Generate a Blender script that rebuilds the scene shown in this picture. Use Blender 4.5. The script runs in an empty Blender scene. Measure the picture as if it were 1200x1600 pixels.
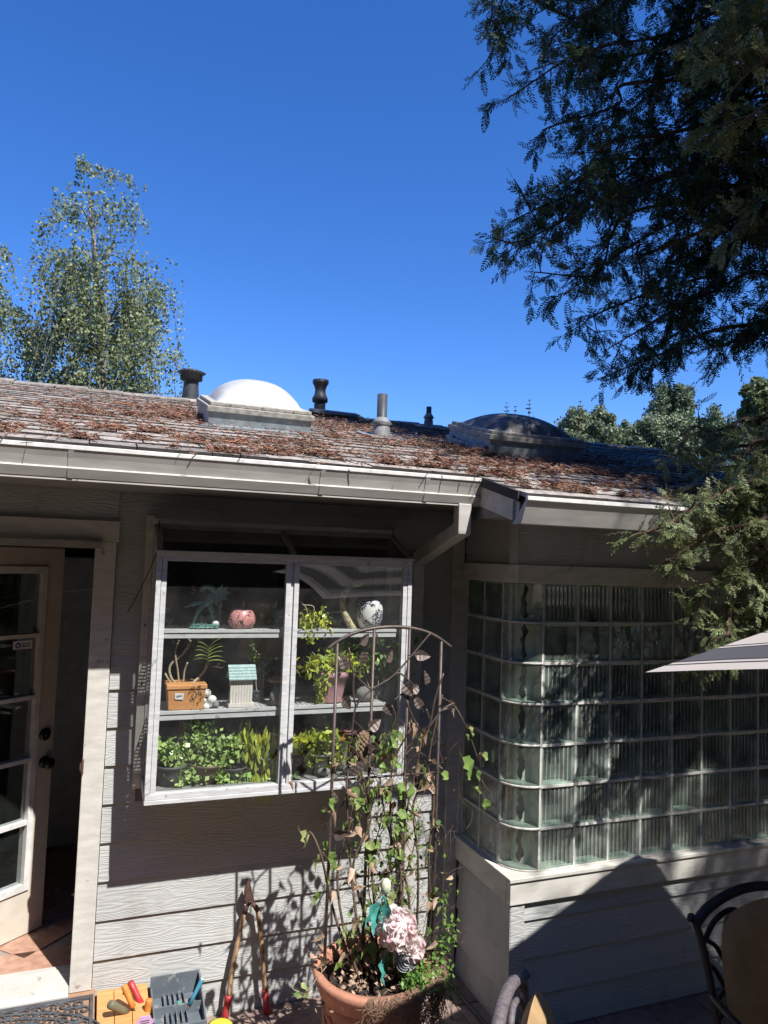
import bpy, math, random
import numpy as np
from mathutils import Vector, Matrix
random.seed(7)
rng = np.random.default_rng(11)
SC = bpy.context.scene
COL = SC.collection
# ---------------------------------------------------------------- camera, sky, sun, exposure
# origin = the camera; +X along the house wall, +Y into the house, Z up; the patio lies at GZ
GZ = -2.2
F_, YAW, PIT, ROL = 1135.18, -0.364932, 0.0641436, 0.0342666
_f = np.array([-math.sin(YAW)*math.cos(PIT), math.cos(YAW)*math.cos(PIT), math.sin(PIT)])
_r = np.array([math.cos(YAW), math.sin(YAW), 0.]); _u = np.cross(_r, _f)
CR = math.cos(ROL)*_r + math.sin(ROL)*_u
CU = -math.sin(ROL)*_r + math.cos(ROL)*_u
cd = bpy.data.cameras.new('camera'); cam = bpy.data.objects.new('camera', cd); COL.objects.link(cam)
cd.sensor_fit = 'VERTICAL'; cd.sensor_height = 36; cd.lens = 36*F_/1600
cd.clip_start = .02; cd.clip_end = 3000
cam.matrix_world = Matrix(((CR[0], CU[0], -_f[0], 0), (CR[1], CU[1], -_f[1], 0), (CR[2], CU[2], -_f[2], 0), (0, 0, 0, 1)))
SC.camera = cam
SUN_TO = Vector((.39, -1, 1.47)).normalized()          # direction towards the sun
w = bpy.data.worlds.new('World'); SC.world = w; w.use_nodes = True
nt = w.node_tree; sky = nt.nodes.new('ShaderNodeTexSky'); sky.sky_type = 'NISHITA'; sky.sun_disc = False
sky.sun_elevation = math.asin(SUN_TO.z); sky.sun_rotation = math.atan2(SUN_TO.x, SUN_TO.y)
sky.air_density = 1.0; sky.dust_density = 0.1; sky.ozone_density = 2.6; sky.altitude = 300
bg = nt.nodes['Background']; hsv = nt.nodes.new('ShaderNodeHueSaturation'); hsv.inputs['Saturation'].default_value = 1.27; hsv.inputs['Value'].default_value = 1.25; gain = nt.nodes.new('ShaderNodeMix'); gain.data_type = 'RGBA'; gain.blend_type = 'MULTIPLY'; gain.inputs[0].default_value = 1; gain.inputs[7].default_value = (.64, .735, 1.02, 1); nt.links.new(sky.outputs[0], hsv.inputs['Color']); nt.links.new(hsv.outputs[0], gain.inputs[6]); nt.links.new(gain.outputs[2], bg.inputs[0]); bg.inputs[1].default_value = .10
sl = bpy.data.lights.new('sun', 'SUN'); sl.energy = 4.9; sl.angle = math.radians(.55); sl.color = (1, .975, .935)
so = bpy.data.objects.new('sun', sl); COL.objects.link(so); so.rotation_euler = SUN_TO.to_track_quat('Z', 'Y').to_euler(); so.location = SUN_TO*30
SC.view_settings.view_transform = 'Standard'; SC.view_settings.look = 'None'; SC.view_settings.exposure = .72; SC.view_settings.gamma = 1
SC.render.engine = 'CYCLES'
SC.cycles.max_bounces = 8; SC.cycles.transparent_max_bounces = 14; SC.cycles.caustics_reflective = False; SC.cycles.caustics_refractive = False

# ---------------------------------------------------------------- rays of the photograph, to place things at their own depth
def ray(x, y):
    return CR*((x-600)/F_) - CU*((y-800)/F_) + _f
def onY(x, y, d): v = ray(x, y); return v*d/v[1]
def onX(x, y, d): v = ray(x, y); return v*d/v[0]
def onZ(x, y, d): v = ray(x, y); return v*d/v[2]

# ---------------------------------------------------------------- materials
def newmat(name):
    m = bpy.data.materials.new(name); m.use_nodes = True
    return m, m.node_tree, m.node_tree.nodes['Principled BSDF']
def N(t, kind, **kw):
    n = t.nodes.new(kind)
    for k, v in kw.items():
        if k in n.inputs.keys(): n.inputs[k].default_value = v
        else: setattr(n, k, v)
    return n
def mapping(t, scale, coord='Object'):
    tc = t.nodes.new('ShaderNodeTexCoord'); mp = t.nodes.new('ShaderNodeMapping'); mp.inputs['Scale'].default_value = scale
    t.links.new(tc.outputs[coord], mp.inputs[0]); return mp.outputs[0]
def c4(c): return (c[0], c[1], c[2], 1)
def paint(name, c1, c2=None, rough=.6, scale=(6, 6, 6), nscale=3., bump=0., bscale=(40, 40, 40), bdist=.004, metal=0., objvar=0., spots=None, spec=.4, detail=4., islvar=0.):
    m, t, b = newmat(name); c2 = c2 or tuple(x*.8 for x in c1)
    b.inputs['Roughness'].default_value = rough; b.inputs['Metallic'].default_value = metal; b.inputs['Specular IOR Level'].default_value = spec
    n = N(t, 'ShaderNodeTexNoise', Scale=nscale, Detail=detail); t.links.new(mapping(t, scale), n.inputs['Vector'])
    r = N(t, 'ShaderNodeValToRGB'); r.color_ramp.elements[0].position = .35; r.color_ramp.elements[1].position = .65
    r.color_ramp.elements[0].color = c4(c2); r.color_ramp.elements[1].color = c4(c1); t.links.new(n.outputs[0], r.inputs[0])
    out = r.outputs[0]
    if spots:
        n2 = N(t, 'ShaderNodeTexNoise', Scale=spots[1], Detail=6.); t.links.new(mapping(t, (1, 1, 1)), n2.inputs['Vector'])
        r2 = N(t, 'ShaderNodeValToRGB'); r2.color_ramp.elements[0].position = spots[2]; r2.color_ramp.elements[1].position = spots[2]+.06
        t.links.new(n2.outputs[0], r2.inputs[0]); mx = N(t, 'ShaderNodeMix', data_type='RGBA'); t.links.new(r2.outputs[0], mx.inputs[0])
        t.links.new(out, mx.inputs[6]); mx.inputs[7].default_value = c4(spots[0]); out = mx.outputs[2]
    if objvar or islvar:
        src = N(t, 'ShaderNodeObjectInfo').outputs['Random'] if objvar else N(t, 'ShaderNodeNewGeometry').outputs['Random Per Island']
        k = objvar or islvar
        mr = N(t, 'ShaderNodeMapRange'); mr.inputs[3].default_value = 1-k; mr.inputs[4].default_value = 1+k; t.links.new(src, mr.inputs[0])
        hs = N(t, 'ShaderNodeHueSaturation'); t.links.new(mr.outputs[0], hs.inputs['Value']); t.links.new(out, hs.inputs['Color']); out = hs.outputs[0]
    t.links.new(out, b.inputs['Base Color'])
    if bump:
        nb = N(t, 'ShaderNodeTexNoise', Scale=1., Detail=5.); t.links.new(mapping(t, bscale), nb.inputs['Vector'])
        bp = N(t, 'ShaderNodeBump', Strength=bump, Distance=bdist); t.links.new(nb.outputs[0], bp.inputs['Height']); t.links.new(bp.outputs[0], b.inputs['Normal'])
    return m
def siding_mat(name, c1, c2):
    """painted fibre board embossed with wood grain that runs along the board"""
    m, t, b = newmat(name); b.inputs['Roughness'].default_value = .62; b.inputs['Specular IOR Level'].default_value = .35
    oi = N(t, 'ShaderNodeObjectInfo'); v = N(t, 'ShaderNodeCombineXYZ')
    ml = N(t, 'ShaderNodeMath', operation='MULTIPLY'); ml.inputs[1].default_value = 37.; t.links.new(oi.outputs['Random'], ml.inputs[0])
    t.links.new(ml.outputs[0], v.inputs[0]); t.links.new(ml.outputs[0], v.inputs[1])
    tc = N(t, 'ShaderNodeTexCoord'); ad = N(t, 'ShaderNodeVectorMath', operation='ADD'); t.links.new(tc.outputs['Object'], ad.inputs[0]); t.links.new(v.outputs[0], ad.inputs[1])
    mp = N(t, 'ShaderNodeMapping'); mp.inputs['Scale'].default_value = (1.1, 1.1, 9); t.links.new(ad.outputs[0], mp.inputs[0])
    n1 = N(t, 'ShaderNodeTexNoise', Scale=1.3, Detail=2.); t.links.new(mp.outputs[0], n1.inputs['Vector'])
    m1 = N(t, 'ShaderNodeMath', operation='MULTIPLY'); m1.inputs[1].default_value = 130.; t.links.new(n1.outputs[0], m1.inputs[0])
    sn = N(t, 'ShaderNodeMath', operation='SINE'); t.links.new(m1.outputs[0], sn.inputs[0])
    mp2 = N(t, 'ShaderNodeMapping'); mp2.inputs['Scale'].default_value = (28, 28, 260); t.links.new(ad.outputs[0], mp2.inputs[0])
    n2 = N(t, 'ShaderNodeTexNoise', Scale=1., Detail=3.); t.links.new(mp2.outputs[0], n2.inputs['Vector'])
    m2 = N(t, 'ShaderNodeMath', operation='MULTIPLY_ADD'); m2.inputs[1].default_value = 3.4; t.links.new(n2.outputs[0], m2.inputs[0]); t.links.new(sn.outputs[0], m2.inputs[2])
    bp = N(t, 'ShaderNodeBump', Strength=.6, Distance=.0009); t.links.new(m2.outputs[0], bp.inputs['Height']); t.links.new(bp.outputs[0], b.inputs['Normal'])
    n3 = N(t, 'ShaderNodeTexNoise', Scale=2.2, Detail=6.); t.links.new(ad.outputs[0], n3.inputs['Vector'])
    r = N(t, 'ShaderNodeValToRGB'); r.color_ramp.elements[0].position = .3; r.color_ramp.elements[1].position = .7
    r.color_ramp.elements[0].color = c4(c2); r.color_ramp.elements[1].color = c4(c1); t.links.new(n3.outputs[0], r.inputs[0])
    n5 = N(t, 'ShaderNodeTexNoise', Scale=1., Detail=7.); mp5 = N(t, 'ShaderNodeMapping'); mp5.inputs['Scale'].default_value = (9, 9, 3.); t.links.new(ad.outputs[0], mp5.inputs[0]); t.links.new(mp5.outputs[0], n5.inputs['Vector'])
    r5 = N(t, 'ShaderNodeValToRGB'); r5.color_ramp.elements[0].position = .56; r5.color_ramp.elements[1].position = .78; t.links.new(n5.outputs[0], r5.inputs[0]); r5.color_ramp.elements[1].color = (.55, .55, .55, 1)
    m5 = N(t, 'ShaderNodeMix', data_type='RGBA'); t.links.new(r5.outputs[0], m5.inputs[0]); t.links.new(r.outputs[0], m5.inputs[6]); m5.inputs[7].default_value = (.27, .255, .225, 1)
    h5 = N(t, 'ShaderNodeHueSaturation'); mr5 = N(t, 'ShaderNodeMapRange'); mr5.inputs[3].default_value = .94; mr5.inputs[4].default_value = 1.05; t.links.new(oi.outputs['Random'], mr5.inputs[0]); t.links.new(mr5.outputs[0], h5.inputs['Value']); t.links.new(m5.outputs[2], h5.inputs['Color']); t.links.new(h5.outputs[0], b.inputs['Base Color'])
    return m
def leafmat(name, cols, trans=.35, rough=.5, var=.35, obj=False, satvar=0):
    """foliage: colour picked at random per leaf, some light passes through"""
    m, t, b = newmat(name)
    src = N(t, 'ShaderNodeObjectInfo').outputs['Random'] if obj else N(t, 'ShaderNodeNewGeometry').outputs['Random Per Island']
    r = N(t, 'ShaderNodeValToRGB'); e = r.color_ramp.elements
    for i, c in enumerate(cols):
        p = i/(max(1, len(cols)-1))
        if i < 2: e[i].position = p; e[i].color = c4(c)
        else: k = e.new(p); k.color = c4(c)
    if len(cols) == 1: e[1].color = c4(cols[0])
    if len(cols) > 2: e[1].position = 1/(len(cols)-1); 
    t.links.new(src, r.inputs[0])
    n = N(t, 'ShaderNodeTexNoise', Scale=30. if obj else 2.5, Detail=3.); t.links.new(mapping(t, (1, 1, 1)), n.inputs['Vector'])
    mr = N(t, 'ShaderNodeMapRange'); mr.inputs[1].default_value = .3; mr.inputs[2].default_value = .7; mr.inputs[3].default_value = 1-var; mr.inputs[4].default_value = 1+var
    t.links.new(n.outputs[0], mr.inputs[0]); hs = N(t, 'ShaderNodeHueSaturation'); t.links.new(mr.outputs[0], hs.inputs['Value']); t.links.new(r.outputs[0], hs.inputs['Color'])
    t.links.new(hs.outputs[0], b.inputs['Base Color']); b.inputs['Roughness'].default_value = rough; b.inputs['Specular IOR Level'].default_value = .3
    tr = N(t, 'ShaderNodeBsdfTranslucent'); t.links.new(hs.outputs[0], tr.inputs[0])
    mx = N(t, 'ShaderNodeMixShader'); mx.inputs[0].default_value = trans; t.links.new(b.outputs[0], mx.inputs[1]); t.links.new(tr.outputs[0], mx.inputs[2])
    t.links.new(mx.outputs[0], t.nodes['Material Output'].inputs[0]); return m
def pane_mat(name, tint, refl=1.5, rough=.0, milk=0., milkcol=(.7, .8, .75), bump=0., bscale=40.):
    m, t, b = newmat(name); t.nodes.remove(b)
    tp = N(t, 'ShaderNodeBsdfTransparent'); tp.inputs[0].default_value = c4(tint)
    gl = N(t, 'ShaderNodeBsdfAnisotropic') if False else N(t, 'ShaderNodeBsdfGlossy'); gl.inputs['Roughness'].default_value = rough
    fr = N(t, 'ShaderNodeFresnel'); ge = N(t, 'ShaderNodeNewGeometry'); io = N(t, 'ShaderNodeMapRange'); io.inputs[3].default_value = 1.5; io.inputs[4].default_value = 1/1.5
    t.links.new(ge.outputs['Backfacing'], io.inputs[0]); t.links.new(io.outputs[0], fr.inputs[0])
    ml = N(t, 'ShaderNodeMath', operation='MULTIPLY'); ml.inputs[1].default_value = refl; t.links.new(fr.outputs[0], ml.inputs[0]); ml.use_clamp = True
    mx = N(t, 'ShaderNodeMixShader'); t.links.new(ml.outputs[0], mx.inputs[0]); t.links.new(tp.outputs[0], mx.inputs[1]); t.links.new(gl.outputs[0], mx.inputs[2])
    out = mx.outputs[0]
    if milk:
        df = N(t, 'ShaderNodeBsdfDiffuse'); df.inputs[0].default_value = c4(milkcol)
        m2 = N(t, 'ShaderNodeMixShader'); t.links.new(out, m2.inputs[1]); t.links.new(df.outputs[0], m2.inputs[2]); out = m2.outputs[0]
        n = N(t, 'ShaderNodeTexNoise', Scale=9., Detail=5., noise_dimensions='4D'); t.links.new(mapping(t, (1, 1, 1)), n.inputs['Vector']); m4 = N(t, 'ShaderNodeMath', operation='MULTIPLY'); m4.inputs[1].default_value = 40.; t.links.new(N(t, 'ShaderNodeObjectInfo').outputs['Random'], m4.inputs[0]); t.links.new(m4.outputs[0], n.inputs['W'])
        mr = N(t, 'ShaderNodeMapRange'); mr.inputs[1].default_value = .3; mr.inputs[2].default_value = .75; mr.inputs[3].default_value = milk*.3; mr.inputs[4].default_value = milk*1.7
        t.links.new(n.outputs[0], mr.inputs[0]); t.links.new(mr.outputs[0], m2.inputs[0])
    if bump:
        n = N(t, 'ShaderNodeTexNoise', Scale=bscale, Detail=3.); t.links.new(mapping(t, (1, 1, 1)), n.inputs['Vector'])
        bp = N(t, 'ShaderNodeBump', Strength=bump, Distance=.003); t.links.new(n.outputs[0], bp.inputs['Height']); t.links.new(bp.outputs[0], gl.inputs['Normal']); t.links.new(bp.outputs[0], fr.inputs['Normal'])
    t.links.new(out, t.nodes['Material Output'].inputs[0]); return m
M = {}
M['siding'] = siding_mat('grey_siding_paint', (.46, .463, .45), (.39, .392, .38))
M['wallback'] = paint('wall_sheathing', (.2, .19, .18), rough=.9)
M['trim'] = paint('beige_trim_paint', (.60, .575, .52), (.49, .465, .42), rough=.65, scale=(3, 3, 9), bump=.5, bscale=(120, 120, 120), bdist=.0015, spots=((.30, .26, .21), 14, .68))
M['gutter'] = paint('gutter_paint', (.52, .495, .46), (.42, .40, .37), rough=.42, scale=(2, 5, 8), spots=((.24, .21, .18), 22, .7))
M['gutterlip'] = paint('sunlit_gutter_lip', (.72, .71, .68), (.6, .58, .55), rough=.35, scale=(8, 8, 8))  # gutter colour whitened to show the lip catching the sun
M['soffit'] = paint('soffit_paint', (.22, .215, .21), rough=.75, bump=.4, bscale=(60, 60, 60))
M['alu'] = paint('grey_aluminium', (.60, .60, .60), (.47, .47, .47), rough=.42, scale=(3, 3, 16), nscale=5, spots=((.33, .32, .31), 26, .64))
M['aludark'] = paint('brown_grey_aluminium', (.40, .37, .34), (.3, .28, .26), rough=.5, scale=(3, 3, 9))  # darker, browner tone than the grey aluminium
M['glass'] = pane_mat('window_glass', (.93, .95, .94), refl=2.1, milk=.02, milkcol=(.8, .8, .8))
M['doorglass'] = pane_mat('door_glass', (.85, .88, .88), refl=2.1, milk=.01)
M['topglass'] = pane_mat('tinted_top_glass', (.30, .28, .26), refl=1.5, milk=.25, milkcol=(.16, .15, .14))
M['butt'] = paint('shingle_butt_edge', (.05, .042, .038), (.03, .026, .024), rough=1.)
M['shingle'] = paint('weathered_shingle', (.38, .345, .315), (.20, .175, .155), rough=.95, scale=(9, 9, 9), nscale=4, bump=.9, bscale=(160, 160, 160), bdist=.004, objvar=.3, spec=.1)
M['shingle_far'] = paint('weathered_shingle_far', (.38, .345, .315), (.20, .175, .155), rough=.95, scale=(9, 9, 9), nscale=4, bump=.9, bscale=(160, 160, 160), bdist=.004, islvar=.3, spec=.1)
M['roofdeck'] = paint('roof_underlay', (.06, .055, .05), rough=.95)
M['needle'] = leafmat('dry_conifer_needles', [(.12, .06, .04), (.24, .10, .065), (.33, .15, .10), (.09, .055, .04), (.40, .25, .18), (.16, .11, .08), (.28, .20, .15)], trans=.05, rough=.8, var=.2)
M['flash'] = paint('galvanised_flashing', (.36, .40, .42), (.25, .28, .30), rough=.5, scale=(6, 6, 6), metal=.3, spots=((.5, .52, .52), 30, .62))
M['skyframe'] = paint('weathered_skylight_frame', (.44, .42, .38), (.28, .26, .23), rough=.8, scale=(10, 10, 20), spots=((.15, .14, .12), 35, .63))
M['dome'] = paint('white_acrylic_dome', (.54, .54, .525), (.44, .44, .425), rough=.3, scale=(4, 4, 4), spots=((.46, .45, .42), 16, .63))
M['domebrown'] = paint('brown_grey_dome', (.22, .20, .19), (.10, .09, .085), rough=.62, spec=.25, scale=(4, 4, 4), spots=((.35, .33, .3), 9, .62))  # second dome: brownish grey with paler blotches
M['pipe'] = paint('dark_vent_pipe', (.06, .064, .075), (.03, .032, .04), rough=.5, scale=(6, 6, 3))
M['pipelite'] = paint('lead_pipe_jack', (.26, .26, .265), (.17, .17, .175), rough=.6)
M['doorpaint'] = paint('cream_door_paint', (.62, .56, .47), (.56, .50, .42), rough=.45)
M['moulding'] = paint('white_moulding', (.70, .69, .66), rough=.4)
M['knob'] = paint('dark_bronze', (.035, .033, .036), rough=.3, metal=.6)
M['inwall'] = paint('interior_wall', (.16, .15, .14), rough=.9)
M['infloor'] = paint('interior_floor', (.10, .07, .055), rough=.8)
M['cabinet'] = paint('pale_cabinet', (.50, .58, .66), rough=.5)
M['photo'] = leafmat('small_photographs', [(.05, .045, .045), (.13, .1, .09), (.03, .035, .05), (.2, .17, .15)], trans=0, rough=.4, var=.5, obj=True)
M['tile'] = paint('terracotta_tile', (.44, .26, .185), (.30, .165, .115), rough=.45, scale=(7, 7, 7), objvar=.12, spots=((.52, .35, .27), 12, .62))
M['grout'] = paint('pale_grout', (.28, .24, .21), rough=.9)
M['paver'] = paint('salmon_paver', (.30, .215, .18), (.21, .15, .125), rough=.85, scale=(5, 5, 5), bump=.5, bscale=(90, 90, 90), objvar=.1, spots=((.25, .19, .15), 9, .62))
M['soil_ground'] = paint('garden_ground', (.09, .075, .05), (.05, .055, .03), rough=1., scale=(1, 1, 1), nscale=2)
M['rubber'] = paint('grey_rubber', (.085, .088, .095), (.05, .052, .058), rough=.6, bump=.3, bscale=(100, 100, 100))
M['landing'] = paint('terracotta_landing', (.34, .20, .12), (.27, .15, .09), rough=.8)
M['terra'] = paint('terracotta_pot', (.50, .235, .155), (.40, .18, .115), rough=.8, scale=(4, 4, 4), bump=.3, bscale=(70, 70, 70), spots=((.6, .42, .34), 9, .64))
M['potsoil'] = paint('potting_soil', (.035, .026, .02), rough=1., bump=1., bscale=(80, 80, 80), bdist=.02)
M['iron'] = paint('brown_wrought_iron', (.115, .082, .07), (.07, .055, .05), rough=.5, scale=(20, 20, 20), metal=.3)
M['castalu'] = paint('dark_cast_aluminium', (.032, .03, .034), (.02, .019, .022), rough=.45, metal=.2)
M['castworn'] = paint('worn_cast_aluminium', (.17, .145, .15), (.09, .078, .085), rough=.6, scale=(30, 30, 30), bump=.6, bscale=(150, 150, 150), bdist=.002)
M['cushion'] = paint('tan_cushion', (.40, .26, .13), (.33, .21, .10), rough=.9, bump=.6, bscale=(200, 200, 40), bdist=.003)
M['piping'] = paint('dark_piping', (.05, .045, .045), rough=.7)
M['wood'] = paint('lopper_wood', (.42, .27, .15), (.27, .155, .085), rough=.6, scale=(20, 20, 5), nscale=4, spots=((.14, .09, .06), 30, .58))
M['orangewood'] = paint('orange_stained_wood', (.66, .32, .12), (.55, .25, .09), rough=.5, scale=(2, 14, 14))
M['red'] = paint('red_grip', (.50, .04, .045), (.38, .03, .035), rough=.5, spots=((.30, .16, .12), 55, .60))
M['rust'] = paint('rusty_steel', (.15, .085, .07), (.09, .05, .042), rough=.6, scale=(30, 30, 30), metal=.4)
M['plastic'] = paint('slate_plastic', (.13, .15, .17), (.10, .118, .135), rough=.6, spots=((.24, .235, .22), 24, .58))
M['orange'] = paint('orange_handle', (.66, .25, .05), (.52, .19, .04), rough=.5, spots=((.30, .20, .12), 60, .60))
M['olive'] = paint('olive_handle', (.17, .165, .10), rough=.6)
M['black'] = paint('black_rubber', (.025, .024, .026), rough=.5)
M['teal'] = paint('teal_plastic', (.07, .30, .28), rough=.4)
M['blueh'] = paint('blue_grip', (.06, .24, .36), rough=.4)
M['white'] = paint('white_plastic', (.78, .77, .74), rough=.5)
M['lilac'] = paint('lilac_plastic', (.55, .36, .58), rough=.5)
M['yellow'] = paint('yellow_plastic', (.74, .66, .06), rough=.5, spots=((.45, .38, .1), 30, .62))
M['bark'] = paint('conifer_bark', (.12, .075, .05), (.06, .04, .028), rough=.95, scale=(14, 14, 2), bump=1., bscale=(30, 30, 5), bdist=.02)
M['birchbark'] = paint('birch_bark', (.30, .28, .25), (.12, .11, .10), rough=.9, scale=(2, 2, 14))
M['twig'] = paint('dry_brown_twig', (.13, .085, .055), (.08, .055, .04), rough=.8)
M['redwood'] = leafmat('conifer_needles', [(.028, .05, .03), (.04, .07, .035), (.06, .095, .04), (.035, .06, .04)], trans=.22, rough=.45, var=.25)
M['redwood_lit'] = leafmat('sunlit_conifer_needles', [(.13, .18, .08), (.19, .24, .10), (.26, .30, .14), (.11, .15, .065), (.28, .23, .13)], trans=.3, rough=.45, var=.25)  # lighter copy of the needles, sunlight put into the greens
M['birch'] = leafmat('birch_leaves', [(.13, .18, .08), (.22, .27, .12), (.30, .33, .19), (.17, .22, .12), (.42, .40, .18)], trans=.3, rough=.6, var=.2)
M['olive_tree'] = leafmat('far_tree_leaves', [(.15, .19, .11), (.22, .26, .15), (.32, .35, .22)], trans=.2, rough=.75, var=.3)
M['far_dark'] = leafmat('far_dark_leaves', [(.10, .14, .08), (.15, .19, .11), (.22, .26, .15)], trans=.2, rough=.75, var=.3)
M['dark_tree'] = leafmat('dark_tree_leaves', [(.03, .05, .022), (.05, .075, .03), (.07, .095, .04)], trans=.2, rough=.5, var=.3)
M['vineleaf'] = leafmat('vine_leaf_green', [(.18, .28, .07), (.25, .36, .10), (.14, .23, .07), (.32, .40, .15), (.36, .38, .16)], trans=.35, rough=.4, var=.15, obj=True)
M['dryleaf'] = leafmat('dried_vine_leaf', [(.33, .22, .14), (.48, .34, .24), (.26, .17, .10), (.58, .44, .34)], trans=.2, rough=.7, var=.2, obj=True)
M['jade'] = leafmat('jade_leaves', [(.24, .38, .09), (.34, .48, .14), (.46, .58, .22), (.28, .40, .12)], trans=.15, rough=.3, var=.15)
M['yellowleaf'] = leafmat('yellow_green_cactus', [(.46, .50, .07), (.62, .62, .08), (.34, .42, .08), (.24, .33, .07)], trans=.25, rough=.35, var=.2)
M['greenleaf'] = leafmat('fresh_green_leaves', [(.09, .19, .035), (.14, .26, .05), (.20, .33, .08)], trans=.25, rough=.4, var=.2)
M['strap'] = leafmat('orchid_leaves', [(.28, .38, .08), (.38, .46, .12)], trans=.2, rough=.35, var=.15)
M['palestem'] = paint('pale_cane', (.42, .37, .28), (.28, .23, .16), rough=.7, scale=(20, 20, 60))
M['greydull'] = paint('grey_stone', (.25, .24, .23), (.16, .155, .15), rough=.9, bump=.5, bscale=(60, 60, 60))
# ---------------------------------------------------------------- geometry helpers
WL = {}
def V3(*a): return np.array(a, float)
class MB:
    def __init__(s): s.v = []; s.f = []; s.m = []; s.sm = []
    def add(s, vs, fs, mi=0, smooth=False):
        o = len(s.v); s.v += [tuple(map(float, p)) for p in vs]
        for f in fs: s.f.append(tuple(i+o for i in f)); s.m.append(mi); s.sm.append(smooth)
        return s
    def hexa(s, p, mi=0):
        return s.add(p, [(0, 3, 2, 1), (4, 5, 6, 7), (0, 1, 5, 4), (1, 2, 6, 5), (2, 3, 7, 6), (3, 0, 4, 7)], mi)
    def box(s, x0, x1, y0, y1, z0, z1, mi=0):
        return s.hexa([(x0, y0, z0), (x1, y0, z0), (x1, y1, z0), (x0, y1, z0), (x0, y0, z1), (x1, y0, z1), (x1, y1, z1), (x0, y1, z1)], mi)
    def obox(s, c, ax, ay, az, hx, hy, hz, mi=0):
        c, ax, ay, az = [np.array(q, float) for q in (c, ax, ay, az)]
        return s.hexa([c+ax*hx*i+ay*hy*j+az*hz*k for k in (-1, 1) for i, j in ((-1, -1), (1, -1), (1, 1), (-1, 1))], mi)
    def bar(s, a, b, wd, th, up=(0, 0, 1), mi=0):
        a = np.array(a, float); b = np.array(b, float); d = b-a; L = np.linalg.norm(d); d = d/L
        sd = np.cross(d, up); n = np.linalg.norm(sd); sd = sd/n if n > 1e-5 else V3(1, 0, 0); u = np.cross(sd, d)
        return s.obox((a+b)/2, d, sd, u, L/2, wd/2, th/2, mi)
    def tube(s, pts, rad, n=6, mi=0, cap=True, smooth=True, flat=1.):
        P = [np.array(p, float) for p in pts]; k = len(P); R = rad if hasattr(rad, '__len__') else [rad]*k
        vs = []; pn = None
        for i in range(k):
            d = P[min(i+1, k-1)]-P[max(i-1, 0)]; d = d/(np.linalg.norm(d)+1e-12)
            if pn is None:
                h = V3(0, 0, 1) if abs(d[2]) < .9 else V3(1, 0, 0); pn = np.cross(d, h)
            pn = pn-d*(pn@d); pn = pn/(np.linalg.norm(pn)+1e-12); q = np.cross(d, pn)
            for j in range(n):
                a = 2*math.pi*j/n; vs.append(P[i]+R[i]*(math.cos(a)*pn+math.sin(a)*q*flat))
        fs = [(i*n+j, i*n+(j+1) % n, (i+1)*n+(j+1) % n, (i+1)*n+j) for i in range(k-1) for j in range(n)]
        if cap: fs += [tuple(range(n))[::-1], tuple((k-1)*n+j for j in range(n))]
        return s.add(vs, fs, mi, smooth)
    def lathe(s, prof, c=(0, 0, 0), n=24, mi=0, smooth=True, sx=1, sy=1):
        vs = [(c[0]+r*sx*math.cos(2*math.pi*j/n), c[1]+r*sy*math.sin(2*math.pi*j/n), c[2]+z) for r, z in prof for j in range(n)]
        fs = [(i*n+j, i*n+(j+1) % n, (i+1)*n+(j+1) % n, (i+1)*n+j) for i in range(len(prof)-1) for j in range(n)]
        return s.add(vs, fs, mi, smooth)
    def ball(s, c, r, n=10, m=7, mi=0, sx=1, sy=1, sz=1):
        prof = [(r*math.sin(math.pi*i/m)+1e-5, -r*sz*math.cos(math.pi*i/m)) for i in range(m+1)]
        return s.lathe(prof, c, n, mi, True, sx, sy)
    def prism(s, poly, a, b, axis='x', mi=0):
        """outline poly (pairs) pushed from a to b along the axis"""
        def pt(u, v, t): return {'x': (t, u, v), 'y': (u, t, v), 'z': (u, v, t)}[axis]
        n = len(poly); vs = [pt(u, v, a) for u, v in poly]+[pt(u, v, b) for u, v in poly]
        return s.add(vs, [tuple(range(n))[::-1], tuple(range(n, 2*n))]+[(i, (i+1) % n, n+(i+1) % n, n+i) for i in range(n)], mi)
    def build(s, name, mats, parent=None, loc=None, bevel=0, **tags):
        o = mk(name, np.array(s.v, float), s.f, mats, parent, loc, np.array(s.m), np.array(s.sm)); tag(o, **tags)
        if bevel:
            b = o.modifiers.new('bevel', 'BEVEL'); b.width = bevel; b.segments = 2; b.limit_method = 'ANGLE'
        return o
def tag(o, label=None, category=None, group=None, kind=None):
    for k, v in dict(label=label, category=category, group=group, kind=kind).items():
        if v: o[k] = v
    return o
def link(o, parent, origin):
    COL.objects.link(o); WL[o.name] = V3(*origin)
    if parent is not None: o.parent = parent; o.location = WL[o.name]-WL[parent.name]
    else: o.location = origin
    return o
def empty(name, loc, **tags):
    o = bpy.data.objects.new(name, None); o.empty_display_size = .1; link(o, None, loc); return tag(o, **tags)
def mk(name, v, f, mats, parent=None, loc=None, mi=None, sm=None):
    org = V3(*loc) if loc is not None else (WL[parent.name] if parent is not None else V3(0, 0, 0))
    me = bpy.data.meshes.new(name); v = np.asarray(v, float)-org
    me.from_pydata([tuple(p) for p in v.tolist()], [], [tuple(q) for q in (f.tolist() if isinstance(f, np.ndarray) else f)])
    for m in (mats if isinstance(mats, (list, tuple)) else [mats]): me.materials.append(m)
    if mi is not None and len(mi): me.polygons.foreach_set('material_index', mi.astype(np.int32))
    if sm is not None and len(sm): me.polygons.foreach_set('use_smooth', sm.astype(bool))
    me.update(); return link(bpy.data.objects.new(name, me), parent, org)
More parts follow.
